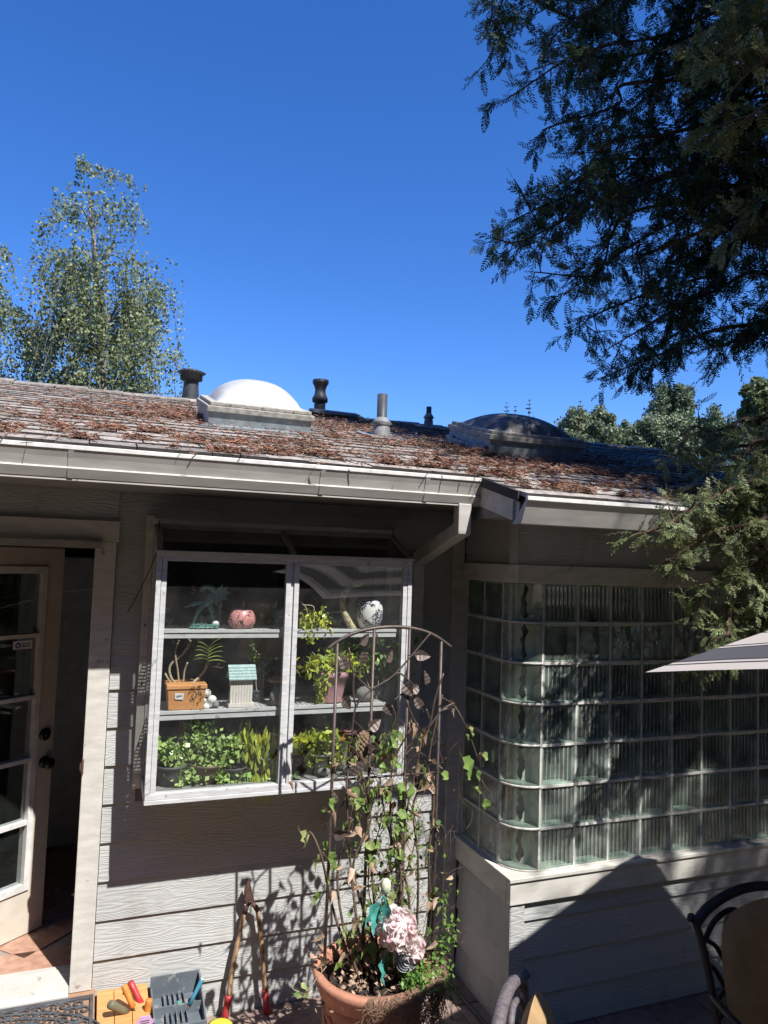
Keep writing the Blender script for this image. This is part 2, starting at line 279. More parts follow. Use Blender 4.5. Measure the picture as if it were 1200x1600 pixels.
def quads(name, V, mats, parent=None, loc=None, mi=None, **tags):
    """V: (n,4,3) loose quads, built fast"""
    org = V3(*loc) if loc is not None else (WL[parent.name] if parent is not None else V3(0, 0, 0))
    n = len(V); me = bpy.data.meshes.new(name)
    me.vertices.add(4*n); me.vertices.foreach_set('co', (V.reshape(-1, 3)-org).astype(np.float32).ravel())
    me.loops.add(4*n); me.loops.foreach_set('vertex_index', np.arange(4*n, dtype=np.int32))
    me.polygons.add(n); me.polygons.foreach_set('loop_start', np.arange(0, 4*n, 4, dtype=np.int32)); me.polygons.foreach_set('loop_total', np.full(n, 4, np.int32))
    for m in (mats if isinstance(mats, (list, tuple)) else [mats]): me.materials.append(m)
    if mi is not None: me.polygons.foreach_set('material_index', mi.astype(np.int32))
    me.update(calc_edges=True); me.validate()
    o = link(bpy.data.objects.new(name, me), parent, org); return tag(o, **tags)
def share(src, name, parent, origin, rot=None, scale=None):
    """another object with the same mesh"""
    o = bpy.data.objects.new(name, src.data); link(o, parent, origin)
    if rot is not None: o.rotation_euler = rot
    if scale is not None: o.scale = scale
    return o
def rvec(n): v = rng.normal(size=(n, 3)); return v/np.linalg.norm(v, axis=1)[:, None]
def leaf_quads(C, size, aspect=.55, droop=None):
    """rhombic leaves at centres C, turned at random (droop 0..1 pulls tips down)"""
    n = len(C); a = rvec(n)
    if droop is not None: a = a*(1-droop)+V3(0, 0, -1)*droop; a /= np.linalg.norm(a, axis=1)[:, None]
    b = np.cross(a, rvec(n)); b /= np.linalg.norm(b, axis=1)[:, None]+1e-9
    s = size*(rng.uniform(.7, 1.3, n))[:, None]
    return np.stack([C-a*s*.5, C+b*s*.5*aspect, C+a*s*.5, C-b*s*.5*aspect], 1)
def smooth_path(pts, n=8):
    """Catmull-Rom through pts"""
    P = [np.array(p, float) for p in pts]; P = [2*P[0]-P[1]]+P+[2*P[-1]-P[-2]]; out = []
    for i in range(1, len(P)-2):
        for k in range(n):
            t = k/n; a, b, c, d = P[i-1:i+3]
            out.append(.5*((2*b)+(c-a)*t+(2*a-5*b+4*c-d)*t*t+(-a+3*b-3*c+d)*t**3))
    return out+[P[-2]]

# ---------------------------------------------------------------- the ground
gz = GZ-.03
g = MB(); g.add([(-400, -400, gz), (400, -400, gz), (400, 400, gz), (-400, 400, gz)], [(0, 1, 2, 3)])
g.build('ground', M['soil_ground'], kind='structure')
patio = MB(); patio.box(-2.2, 5.6, 1.0, 3.66, GZ-.025, GZ-.008); patio = patio.build('patio', M['grout'], kind='structure')
pv = MB(); pv.box(-.146, .146, -.146, .146, -.008, .0); pvo = None
for i in range(-2, 11):
    for j in range(0, 9):
        x = .1+i*.3; y = 3.5-j*.3
        if y < 1.15: continue
        if x < .0 and y > 2.5: continue
        if pvo is None: pvo = pv.build('paver', M['paver'], parent=patio); pvo.location = (x, y, GZ)
        else: o = share(pvo, 'paver', patio, (x, y, GZ+random.uniform(-.0015, .0015)))
ld = MB(); ld.box(-1.6, .07, 2.45, 3.652, GZ-.02, -1.982); ld.build('landing', M['landing'], kind='structure', bevel=.008)

# ---------------------------------------------------------------- the house
YA, YB, XB = 3.65, 3.06, 1.875        # main wall, bay front, bay side
house = empty('house', (1.0, 5.5, GZ), label='grey sided house with low shingled roof, garden window, open door and glass block bay', category='house')
def hpart(name, mb, mats, **k): return mb.build(name, mats, parent=house, **k)
# main wall sheathing with openings for door and garden window
w1 = MB()
w1.box(-3, -.97, YA, YA+.12, GZ, .45); w1.box(-.97, -.035, YA, YA+.12, .0, .45)
w1.box(-.035, .25, YA, YA+.12, GZ, .45); w1.box(.25, 1.40, YA, YA+.12, GZ, -1.04); w1.box(.25, 1.40, YA, YA+.12, .14, .45)
w1.box(1.40, XB+.02, YA, YA+.12, GZ, .45)
wallA = w1.build('wall', M['wallback'], parent=house)
def board(x0, x1, z0, z1, y, parent, ax='x', sgn=-1, full=True):
    """one lapped siding board; its lower edge stands proud"""
    b = MB(); lo, hi = .017, .004
    if ax == 'x': b.hexa([(x0, y-lo, z0), (x1, y-lo, z0), (x1, y, z0), (x0, y, z0), (x0, y-hi, z1), (x1, y-hi, z1), (x1, y, z1), (x0, y, z1)])
    else: b.hexa([(y-lo, x1, z0), (y-lo, x0, z0), (y, x0, z0), (y, x1, z0), (y-hi, x1, z1), (y-hi, x0, z1), (y, x0, z1), (y, x1, z1)])
    return b.build('siding_board', M['siding'], parent=parent)
PITCH = .1735; ROW0 = -1.516
rows = [(ROW0+k*PITCH, ROW0+(k+1)*PITCH-.0015) for k in range(-4, 11)]
def courses(zlo, zhi):
    for a, b in rows:
        a2, b2 = max(a, zlo), min(b, zhi)
        if b2-a2 > .02: yield a2, b2
for a, b in courses(GZ, .272):
    if b < -1.085: board(.056, 1.80, a, b, YA, wallA)
    else:
        board(.056, .196, a, b, YA, wallA) if b <= .165 else board(.056, .9, a, b, YA, wallA)
        board(1.475, 1.80, a, b, YA, wallA) if b <= .165 else board(.902, 1.80, a, b, YA, wallA)
for a, b in courses(GZ, .272): board(-2.6, -1.06, a, b, YA, wallA)
hb = MB(); hb.box(-1.04, .054, YA-.012, YA-.001, .135, .272); hb.build('siding_board', M['siding'], parent=wallA)
ct = MB(); ct.box(1.802, XB-.002, YA-.03, YA-.001, GZ, .27); ct.build('corner_trim', M['trim'], parent=wallA)
# bay: side wall and front wall
w2 = MB(); w2.box(XB+.018, XB+.1, YB+.02, YA, GZ, -1.50); w2.box(XB+.018, XB+.1, YB+.02, YA, -.005, .35)
w2.box(XB+.018, 5.4, YB+.018, YB+.12, GZ, -1.50); w2.box(XB+.018, 5.4, YB+.018, YB+.12, -.005, .30); w2.box(4.50, 5.4, YB+.018, YB+.12, -1.5, -.005)
wallB = w2.build('bay_wall', M['wallback'], parent=house)
for a, b in courses(GZ, -1.60):
    board(YB+.078, YA-.032, a, b, XB+.018, wallB, ax='y')
    board(1.948, 5.4, a, b, YB+.018, wallB)
for a, b in courses(-.003, .272): board(YB+.03, YA-.032, a, b, XB+.018, wallB, ax='y')
ub = MB(); ub.box(1.965, 5.4, YB+.004, YB+.018, -.003, .20); ub.build('upper_panel', M['siding'], parent=wallB)
t = MB(); t.box(1.876, 1.963, YB-.004, YB+.03, -.003, .20); t.box(1.868, 1.8755, YB-.002, YB+.075, -.003, .20); t.build('corner_trim', M['siding'], parent=wallB)
t = MB(); t.box(XB-.002, 1.946, YB-.006, YB+.018, GZ, -1.604); t.box(XB-.006, XB-.0025, YB-.004, YB+.075, GZ, -1.604); t.box(XB-.0025, XB+.016, YB+.02, YB+.075, GZ, -1.604)
t.build('corner_trim', M['siding'], parent=wallB)
t = MB(); t.box(XB-.014, 5.4, YB-.016, YB+.02, -1.602, -1.498); t.box(XB-.014, XB+.02, YB+.022, YA-.03, -1.602, -1.498); t.build('apron_board', M['trim'], parent=wallB, bevel=.003)
t = MB(); t.box(XB-.022, 5.4, YB-.026, YB+.12, -1.4965, -1.478); t.box(XB-.022, XB+.12, YB+.122, YA-.03, -1.4965, -1.478); t.build('sill_board', M['trim'], parent=wallB, bevel=.003)
t = MB(); t.box(XB-.012, 5.4, YB-.018, YB+.02, -.092, -.005); t.box(XB-.012, XB+.02, YB+.022, YA-.03, -.092, -.005); t.build('header_board', M['trim'], parent=wallB, bevel=.003)
t = MB(); t.box(XB-.004, XB+.05, YA-.042, YA-.03, -1.478, -.093); t.build('side_casing', M['trim'], parent=wallB)
nm = MB(); nm.lathe([(.001, -.0015), (.0035, -.001), (.0036, 0)], (0, 0, 0), 8); nail = None
for k in range(46):
    z = ROW0+random.randint(-4, 6)*PITCH+random.uniform(.02, .035)
    if k < 24: P, rz_, x = (random.choice((.09, .17, 1.55, 1.76, .5, .9, 1.3)), YA-.0165, z), -math.pi/2, 0
    else: P, rz_, x = (XB+.002, random.choice((3.16, 3.36, 3.55)), z), 0, 1
    if k < 24 and .2 < P[0] < 1.5 and z > -1.12: continue
    if x and z > -1.62: continue
    if nail is None: nail = nm.build('nail', M['rust'], parent=wallA); o = nail; o.location = P
    else: o = share(nail, 'nail', wallA, P)
    o.rotation_euler = (math.pi/2, 0, 0) if not x else (0, -math.pi/2, 0)
# rest of the shell
sh = MB(); sh.box(-3, -2.88, YA+.12, 9.4, GZ, .45); sh.box(5.28, 5.4, YB+.12, 9.4, GZ, .30); sh.box(-3, 5.4, 9.4, 9.5, GZ, .3)
sh.box(-2.88, 5.28, YA+.121, 9.4, .36, .40); sh.build('outer_walls', M['inwall'], parent=house)
fl = MB(); fl.box(-2.88, 5.28, YA+.121, 9.4, -2.05, -1.976); fl.build('interior_floor', M['infloor'], parent=house)
pw = MB(); pw.box(-2.88, 5.28, 6.6, 6.7, -1.976, .36); pw.box(1.5, 1.58, YA+.121, 6.6, -1.976, .36); pw.build('interior_wall', M['inwall'], parent=house)
# glass block window
GP, CP = (1.476-.092)/7, .2012
gbw = hpart('glass_block_window', MB().box(4.452, 4.50, YB+.02, YB+.09, -1.477, -.093), M['trim'])
M['gbpane'] = pane_mat('glass_block_face', (.74, .82, .77), refl=2.4, rough=.04, milk=.10, milkcol=(.62, .72, .63))
M['gbglint'] = pane_mat('glass_block_glint', (.6, .7, .64), refl=3., rough=.12, milk=.30, milkcol=(.70, .79, .71))  # milky stripe stands in for light refracted along each rib
M['gbwave'] = pane_mat('wavy_glass_block_face', (.78, .85, .80), refl=2.2, rough=.04, milk=.13, milkcol=(.60, .72, .62), bump=1., bscale=22)
M['gbclear'] = pane_mat('curved_block_face', (.88, .93, .89), refl=2.2, rough=.03, milk=.06, milkcol=(.6, .72, .62), bump=.8, bscale=16)
M['gbside'] = pane_mat('glass_block_edge', (.34, .42, .37), refl=1.6, rough=.15, milk=.7, milkcol=(.52, .60, .52))
M['gbrim'] = pane_mat('glass_block_rim', (.35, .42, .38), refl=2., rough=.08, milk=.6, milkcol=(.34, .41, .355))
M['gbcorner'] = pane_mat('corner_block_back', (.3, .34, .3), refl=1.5, rough=.2, milk=1.3, milkcol=(.62, .66, .55), bump=1., bscale=18)
M['mortar'] = paint('pale_mortar', (.64, .62, .57), (.42, .40, .36), rough=.85, scale=(9, 9, 9), bump=.4, bscale=(90, 90, 90))
def block_mesh(name, wd, ht, wavy):
    b = MB(); hw, hh, d = wd/2-.0045, ht/2-.0045, .076; rim = .011
    # rim ring on the face
    o = [(-hw, 0, -hh), (hw, 0, -hh), (hw, 0, hh), (-hw, 0, hh)]; i_ = [(-hw+rim, .004, -hh+rim), (hw-rim, .004, -hh+rim), (hw-rim, .004, hh-rim), (-hw+rim, .004, hh-rim)]
    b.add(o+i_, [(k, (k+1) % 4, 4+(k+1) % 4, 4+k) for k in range(4)], 1)
    x0, x1, z0, z1 = -hw+rim, hw-rim, -hh+rim, hh-rim
    for yy, dirn, fl_ in ((.004, 1, 7), (d-.004, -1, 8)):
        n = fl_*5 if not wavy else 10; vs = []; nz = 1 if not wavy else 6
        for iz in range(nz+1):
            for k in range(n+1):
                s = (abs(math.sin(math.pi*k/5))*.0048) if not wavy else random.uniform(-.0035, .0035)
                vs.append((x0+(x1-x0)*k/n, yy+dirn*s, z0+(z1-z0)*iz/nz))
        b.add(vs, [(iz*(n+1)+k, iz*(n+1)+k+1, (iz+1)*(n+1)+k+1, (iz+1)*(n+1)+k) for iz in range(nz) for k in range(n)], 0, True)
        if not wavy:
            for i in range(n): b.m[-n+i] = 3 if i % 5 == 4 else 0
    # inner faces of the hollow block
    c = [(-hw+.004, .006, -hh+.004), (hw-.004, .006, -hh+.004), (hw-.004, .006, hh-.004), (-hw+.004, .006, hh-.004)]; e = [(x, d, z) for x, y, z in c]
    b.add(c+e, [(k, 4+k, 4+(k+1) % 4, (k+1) % 4) for k in range(4)], 2)
    return b
YG = YB+.018
protos = {}
def put_block(kind, cx, cy, cz, rz):
    if kind not in protos:
        mb = block_mesh('glass_block', CP-.001 if 'f' in kind else .1895, GP-.001, 'w' in kind)
        o = mb.build('glass_block', [M['gbwave'] if 'w' in kind else M['gbpane'], M['gbrim'], M['gbside'], M['gbglint']], parent=gbw)
        protos[kind] = o; o.location = V3(cx, cy, cz)-WL[gbw.name]; WL[o.name] = V3(cx, cy, cz)
        me = o.data; co = np.empty(len(me.vertices)*3); me.vertices.foreach_get('co', co); co = co.reshape(-1, 3)+WL[gbw.name]; me.vertices.foreach_set('co', co.ravel())
    else: o = share(protos[kind], 'glass_block', gbw, (cx, cy, cz))
    o.rotation_euler = (0, 0, rz)
XG0 = 2.036
for r in range(7):
    cz = -.092-GP*(r+.5); wv = 'w' if r == 1 else ''
    for k in range(12): put_block('f'+wv, XG0+CP*(k+.5), YG, cz, 0)
    for k in range(2): put_block('s'+wv, XB+.016, YB+.163+.1905*(k+.5), cz, -math.pi/2)
# curved corner blocks
cc = (XG0, YB+.163); RO = XG0-(XB+.016)
def arc(rad, z, n=10, a0=180, a1=270): return [(cc[0]+rad*math.cos(math.radians(a0+(a1-a0)*k/n)), cc[1]+rad*math.sin(math.radians(a0+(a1-a0)*k/n)), z) for k in range(n+1)]
for r in range(7):
    z1 = -.092-GP*r-.006; z0 = z1-GP+.012; b = MB()
    for rad, mi in ((RO, 0),):
        A = arc(rad, z0); B = arc(rad, z1); n = len(A); b.add(A+B, [(k, k+1, n+k+1, n+k) for k in range(n-1)], mi, True)
    # inner curved face, gapped to imitate the dark streak of the refracted interior
    ri = RO-.07
    for a0, a1, side in ((180, 214, 0), (235, 270, 1)):
        nz = 9; vs = []
        for iz in range(nz+1):
            z = z0+.004+(z1-z0-.008)*iz/nz
            for k in range(5):
                a = a0+(a1-a0)*k/4
                if (side == 0 and k == 4) or (side == 1 and k == 0): a += random.uniform(-6, 6)+(4 if side else 0)*math.sin(iz*.9+r)
                if iz in (0, nz) and ((side == 0 and k == 4) or (side == 1 and k == 0)): a = 225
                vs.append((cc[0]+ri*math.cos(math.radians(a)), cc[1]+ri*math.sin(math.radians(a)), z))
        b.add(vs, [(iz*5+k, iz*5+k+1, iz*5+6+k, iz*5+5+k) for iz in range(nz) for k in range(4)], 1, True)
    for zz in (z0+.003, z1-.003):
        A = arc(RO-.002, zz); B = arc(ri, zz); n = len(A); b.add(A+B, [(k, k+1, n+k+1, n+k) for k in range(n-1)], 2)
    b.build('corner_glass_block', [M['gbclear'], M['gbcorner'], M['gbrim']], parent=gbw)
mo = MB()
for k in range(13): x = XG0+CP*k; mo.box(x-.0055, x+.0055, YG-.001, YG+.07, -1.477, -.092)
for k in range(3): y = YB+.163+.1905*k; mo.box(XB+.015, XB+.086, y-.005, y+.005, -1.477, -.092)
for r in range(8):
    z = -.092-GP*r; zt, zb = min(z+.006, -.0925), max(z-.006, -1.4765)
    mo.box(XG0, XG0+CP*12+.005, YG-.0035, YG+.068, zb, zt); mo.box(XB+.0125, XB+.084, cc[1], YA-.031, zb, zt)
    A, B, C, D = arc(RO+.0035, zb), arc(RO+.0035, zt), arc(RO-.068, zt), arc(RO-.068, zb); n = len(A)
    mo.add(A+B+C+D, [(k, k+1, n+k+1, n+k) for k in range(n-1)]+[(n+k, n+k+1, 2*n+k+1, 2*n+k) for k in range(n-1)]+[(3*n+k+1, 3*n+k, k, k+1)[::-1] for k in range(n-1)], 0, True)
mo.build('mortar', M['mortar'], parent=gbw)

# door casing, threshold, door
dc = MB(); dc.box(-.040, .053, YA-.03, YA-.001, -1.98, .034); dc.box(-1.06, -.967, YA-.03, YA-.001, -1.98, .034); dc.build('door_casing', M['trim'], parent=house, bevel=.003)
dh = MB(); dh.box(-1.07, .063, YA-.034, YA-.001, .036, .133); dh.build('door_header', M['trim'], parent=house, bevel=.003)
dj = MB(); dj.box(-.0405, -.036, YA-.001, YA+.12, -1.976, .0); dj.box(-.97, -.966, YA-.001, YA+.12, -1.976, .0); dj.build('door_jamb', M['doorpaint'], parent=house)
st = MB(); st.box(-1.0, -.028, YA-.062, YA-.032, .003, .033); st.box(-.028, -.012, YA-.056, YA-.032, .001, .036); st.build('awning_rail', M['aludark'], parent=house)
th = MB(); th.prism([(3.578, -1.98), (3.578, -1.968), (3.61, -1.955), (3.76, -1.945), (3.80, -1.945), (3.80, -1.98)], -.962, -.0415, 'x')
thb = th.build('threshold', M['gutter'], parent=house)
for k in range(10): q = MB(); yy = 3.612+k*.0155; zz = -1.9545+k*.00105; q.box(-.96, -.043, yy, yy+.008, zz-.003, zz+.0035); q.build('rib', M['trim'], parent=thb)
lt = MB(); lt.box(-.043, -.034, YA-.040, YA-.030, -1.02, -.955); lt.box(-.050, -.040, YA-.036, YA-.031, -1.005, -.97); lt.build('latch_plate', M['rust'], parent=house)
A39 = math.radians(39); DD = V3(math.cos(A39), math.sin(A39), 0); DN = V3(math.sin(A39), -math.cos(A39), 0); DO = V3(-.895, 3.66, 0)
def dbox(mb, u0, u1, z0, z1, n0, n1, mi=0): return mb.obox(DO+DD*(u0+u1)/2+V3(0, 0, (z0+z1)/2)+DN*(n0+n1)/2, DD, -DN, (0, 0, 1), (u1-u0)/2, abs(n1-n0)/2, (z1-z0)/2, mi)
d = MB(); dbox(d, .805, .90, -1.95, -.006, -.044, 0); dbox(d, 0, .095, -1.95, -.006, -.044, 0); dbox(d, .0952, .8048, -.10, -.006, -.044, 0); dbox(d, .0952, .8048, -1.95, -1.73, -.044, 0)
door = d.build('door', M['doorpaint'], parent=house)
mu = MB()
dbox(mu, .775, .8046, -1.729, -.101, -.05, .009); dbox(mu, .0954, .125, -1.729, -.101, -.05, .009)
dbox(mu, .1252, .7748, -.137, -.101, -.05, .009); dbox(mu, .1252, .7748, -1.729, -1.697, -.05, .009)
for zc in (-.452, -.766, -1.08, -1.392): dbox(mu, .1252, .7748, zc-.010, zc+.010, -.048, .007)
for zz in range(5):
    a = -.1375-zz*.3142; dbox(mu, .439, .461, max(a-.291, -1.695), a if zz == 0 else a-.003, -.047, .006)
mu.build('glazing_bars', M['moulding'], parent=door)
for zz, (a, b) in enumerate(((-.442, -.137), (-.756, -.462), (-1.07, -.776), (-1.382, -1.09), (-1.697, -1.402))):
    for u0, u1 in ((.125, .439), (.461, .775)):
        gq = MB(); dbox(gq, u0, u1, a, b, -.022, -.019); gq.build('pane', M['doorglass'], parent=door)
kn = MB(); c = DO+DD*.852+V3(0, 0, -1.108); kn.tube([c, c+DN*.012], .03, 16); kn.tube([c+DN*.01, c+DN*.03, c+DN*.035, c+DN*.05, c+DN*.06, c+DN*.064], [.011, .012, .024, .029, .022, .004], 16); kn.build('knob', M['knob'], parent=door)
kn = MB(); c = DO+DD*.846+V3(0, 0, -.966); kn.tube([c, c+DN*.012, c+DN*.018], [.031, .031, .022], 18); kn.tube([c+DN*.018, c+DN*.024], .011, 10); kn.build('deadbolt', M['knob'], parent=door)
# security sticker: white card, round blue emblem, two lines of small print
sk = MB(); dbox(sk, .652, .756, -.520, -.477, -.0185, -.018)
c = DO+DD*.678+V3(0, 0, -.4985)+DN*(-.0172); ring = [c+DD*.015*math.cos(k*math.pi/8)+V3(0, 0, .015*math.sin(k*math.pi/8)) for k in range(16)]
sk.add(ring, [tuple(range(16))], 1); c2 = c+DN*.0004
sk.add([c2+DD*x+V3(0, 0, z) for x, z in ((-.007, -.007), (.007, -.007), (.007, 0), (0, .008), (-.007, 0))], [(0, 1, 2, 3, 4)], 0)
for zz in (-.493, -.505):
    for u0, u1 in ((.699, .722), (.725, .746)): dbox(sk, u0, u1, zz-.0028, zz+.0028, -.0178, -.0174, 1)
sk.build('sticker', [M['white'], paint('sticker_blue', (.02, .08, .35))], parent=door)
# tiles just inside the door, laid on the diagonal
tl = MB(); s_ = .148; tl.prism([(-s_, -s_), (s_, -s_), (s_, s_), (-s_, s_)], -.008, 0, 'z'); tf = MB(); tf.box(-1.6, 1.4, 3.80, 6.5, -1.976, -1.962); tf = tf.build('tile_floor', M['grout'], kind='structure')
first = None
for i in range(-8, 9):
    for j in range(-8, 9):
        x = -.25+(i-j)*.3*.7071; y = 4.15+(i+j)*.3*.7071
        if -.98 < x < .9 and 4.015 < y < 5.4:
            if first is None: first = tl.build('tile', M['tile'], parent=tf); o = first; o.location = (x, y, -1.956)
            else: o = share(first, 'tile', tf, (x, y, -1.956))
            o.rotation_euler = (0, 0, math.pi/4)
tri = MB(); tri.box(-.96, .9, 3.805, 3.995, -1.962, -1.956); tri.build('tile_border', M['tile'], parent=tf)
# ---------------------------------------------------------------- roof
def RZ(y): return -.424+.27*y          # top of the roof plane
YR = 6.2; ZR = RZ(YR); SL = math.atan(.27); XRK = 1.665
EA, EB = 3.05, 2.66                    # eave edges of main part and bay
def slab(mb, x0, x1, y0, y1, t, dz=0, mi=0):
    return mb.hexa([(x0, y0, RZ(y0)-t+dz), (x1, y0, RZ(y0)-t+dz), (x1, y1, RZ(y1)-t+dz), (x0, y1, RZ(y1)-t+dz), (x0, y0, RZ(y0)+dz), (x1, y0, RZ(y0)+dz), (x1, y1, RZ(y1)+dz), (x0, y1, RZ(y1)+dz)], mi)
rf = MB(); slab(rf, -3.2, XRK, EA, YR, .04, -.014); slab(rf, XRK, 5.6, EB, YR, .04, -.0145)
rf.hexa([(-3.2, YR, ZR-.055), (5.6, YR, ZR-.055), (5.6, 9.9, .25), (-3.2, 9.9, .25), (-3.2, YR, ZR-.014), (5.6, YR, ZR-.014), (5.6, 9.9, .29), (-3.2, 9.9, .29)])
roof = rf.build('roof', M['roofdeck'], parent=house)
CS = .15; cells = []
ncrs = int((YR-2.66)/CS)+1
for c in range(ncrs):
    y0 = 2.635+c*CS
    xs = -2.6 if y0 > EA-.06 else XRK-.01
    x = xs+random.uniform(-.15, 0)
    while x < 5.5:
        wd = random.choice((.12, .18, .24, .3)); cells.append((max(x, xs), min(x+wd-.006, 5.5), y0, c)); x += wd
def shingle(mb, x0, x1, y0, c):
    j = random.uniform(-.012, .01); y0 = y0+j; y1 = min(y0+CS+.03, YR-.002); th = random.uniform(.006, .0115); lift = .0004*(c % 2)
    return mb.hexa([(x0, y0, RZ(y0)-.012), (x1, y0, RZ(y0)-.012), (x1, y1, RZ(y1)-.013), (x0, y1, RZ(y1)-.013),
                    (x0, y0, RZ(y0)+th+lift), (x1, y0, RZ(y0)+th+random.uniform(-.002, .002)), (x1, y1, RZ(y1)+.001), (x0, y1, RZ(y1)+.001)])
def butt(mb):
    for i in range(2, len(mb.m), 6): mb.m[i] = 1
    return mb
def inview(cx, cy):
    z = RZ(cy); d = cx*_f[0]+cy*_f[1]+z*_f[2]; px = 600+F_*(cx*CR[0]+cy*CR[1]+z*CR[2])/d
    return -20 < px < 1130
order = sorted(cells, key=lambda q: (0 if inview((q[0]+q[1])/2, q[2]) else 1, q[2]))
for q in order[:300]: butt(shingle(MB(), *q)).build('shingle', [M['shingle'], M['butt']], parent=roof)
far = MB()
for q in order[300:]: shingle(far, *q)
butt(far).build('far_shingles', [M['shingle_far'], M['butt']], parent=roof, kind='stuff')
x = -2.6; k = 0
while x < 5.4:
    L = random.uniform(.24, .3); dz = random.uniform(0, .008); cap = MB()
    cap.add([(x, YR-.10, RZ(YR-.10)+.012+dz), (x+L, YR-.10, RZ(YR-.10)+.02+dz), (x+L, YR, ZR+.03+dz), (x, YR, ZR+.022+dz), (x+L, YR+.1, ZR-.01+dz), (x, YR+.1, ZR-.018+dz),
             (x, YR-.10, RZ(YR-.10)-.01), (x+L, YR-.10, RZ(YR-.10)-.01)], [(0, 1, 2, 3), (3, 2, 4, 5), (6, 7, 1, 0)])
    cap.build('ridge_cap', M['shingle'], parent=roof); x += L-.01; k += 1
rv = MB(); rv.hexa([(1.62, YR-.17, ZR-.01), (2.05, YR-.17, ZR-.01), (2.05, YR-.02, ZR+.02), (1.62, YR-.02, ZR+.02), (1.62, YR-.17, ZR+.015), (2.05, YR-.17, ZR+.012), (2.05, YR-.02, ZR+.055), (1.62, YR-.02, ZR+.058)]); rv.build('ridge_flashing', M['pipelite'], parent=roof)
# fallen needles in drifts on the roof (many loose needles)
def drift(spots, n, seed):
    r = np.random.default_rng(seed); P = []
    wt = np.array([s[4] for s in spots]); wt = wt/wt.sum(); ids = r.choice(len(spots), n, p=wt)
    S = np.array([s[:4] for s in spots])[ids]; g_ = r.normal(size=(n, 2))*.5
    # break drifts into tufts
    X = S[:, 0]+g_[:, 0]*S[:, 2]; Y = S[:, 1]+g_[:, 1]*S[:, 3]
    tx = np.sin(X*23+Y*11)+np.sin(X*9.3-Y*17)+np.sin(X*41+Y*31)*.7+np.sin(X*71-Y*57)*.5; keep = tx+r.uniform(-1., 1., n) > .75
    X, Y = X[keep], Y[keep]; return X, Y
spots = []
for px, py, wx, wy, k in ((60, 652, .3, .2, .6), (45, 675, .2, .06, .4), (185, 650, .35, .25, 2.), (250, 642, .35, .3, 3.2), (285, 655, .15, .2, 2.5), (120, 640, .3, .3, .8), (95, 668, .25, .07, .7),
                          (200, 674, .25, .05, .8), (60, 682, .3, .03, .5), (150, 683, .3, .03, .6), (320, 690, .3, .06, .7), (370, 698, .35, .04, 1.), (330, 708, .3, .03, .8), (520, 668, .5, .4, 1.8), (455, 695, .3, .12, 1.), (440, 707, .4, .05, 1.2), (560, 690, .3, .15, 1.2),
                          (600, 665, .5, .5, 1.6), (690, 700, .4, .2, 2.2), (740, 708, .35, .1, 2.6), (780, 718, .35, .12, 3.), (700, 722, .3, .06, 2.), (800, 735, .3, .12, 3.2), (770, 745, .2, .05, 2.), (880, 735, .4, .15, 2.4),
                          (930, 725, .45, .3, 2.4), (960, 745, .4, .2, 2.4), (1000, 750, .4, .15, 2.4), (860, 765, .25, .05, 1.4), (950, 775, .3, .05, 1.8), (1030, 770, .3, .1, 1.6), (1030, 735, .4, .4, 1.5), (560, 720, .5, .03, 1.), (650, 730, .4, .03, 1.2), (480, 716, .5, .03, 1.)):
    q = ray(px, py); t_ = .424/(.27*q[1]-q[2]) if .27*q[1]-q[2] > .04*q[1] else 5.9/q[1]; P = q*t_; P[1] = min(P[1], 6.0); spots.append((P[0], P[1], wx, wy, k))
spots += [(x_, y_, .9, .7, (.45 if x_ < .1 else .8)+.9*(x_ > 1.5)) for x_ in np.arange(-.8, 4., .6) for y_ in (3.5, 4.4, 5.4)]; X, Y = drift(spots, 125000, 5); ok = (Y < YR-.02) & (Y > EB-.05) & ((Y > EA-.06) | (X > XRK)); X, Y = X[ok], Y[ok]; n = len(X)
an = rng.uniform(0, math.pi, n); L = rng.uniform(.006, .022, n); tl_ = rng.uniform(-.35, .35, n)
C = np.stack([X, Y, RZ(Y)+.012+rng.gamma(1.6, .006, n)], 1)
a = np.stack([np.cos(an), np.sin(an), .27*np.sin(an)+tl_], 1)*L[:, None]; b = np.cross(a, rvec(n)); b = b/np.linalg.norm(b, axis=1)[:, None]*.0020
quads('needle_litter', np.stack([C-a-b, C+a-b, C+a+b, C-a+b], 1), M['needle'], kind='stuff', label='red brown fallen conifer needles in drifts on the roof shingles', category='fallen needles')
# soffits, rake
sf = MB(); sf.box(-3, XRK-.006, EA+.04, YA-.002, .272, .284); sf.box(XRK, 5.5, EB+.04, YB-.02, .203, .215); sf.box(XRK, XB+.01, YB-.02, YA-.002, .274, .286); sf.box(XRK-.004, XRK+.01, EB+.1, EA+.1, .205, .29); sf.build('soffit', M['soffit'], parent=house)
fa = MB(); fa.box(-3, XRK-.01, EA+.015, EA+.039, .262, RZ(EA)-.02); fa.box(XRK+.02, 5.5, EB+.015, EB+.039, .195, RZ(EB)-.02); fa.build('fascia', M['gutter'], parent=house)
rk = MB(); y0, y1 = EB+.04, EA+.0145
rk.hexa([(XRK-.012, y0, RZ(y0)-.135), (XRK+.012, y0, RZ(y0)-.135), (XRK+.012, y1, RZ(y1)-.135), (XRK-.012, y1, RZ(y1)-.135), (XRK-.012, y0, RZ(y0)-.042), (XRK+.012, y0, RZ(y0)-.042), (XRK+.012, y1, RZ(y1)-.042), (XRK-.012, y1, RZ(y1)-.042)])
rk.build('rake_board', M['gutter'], parent=house)
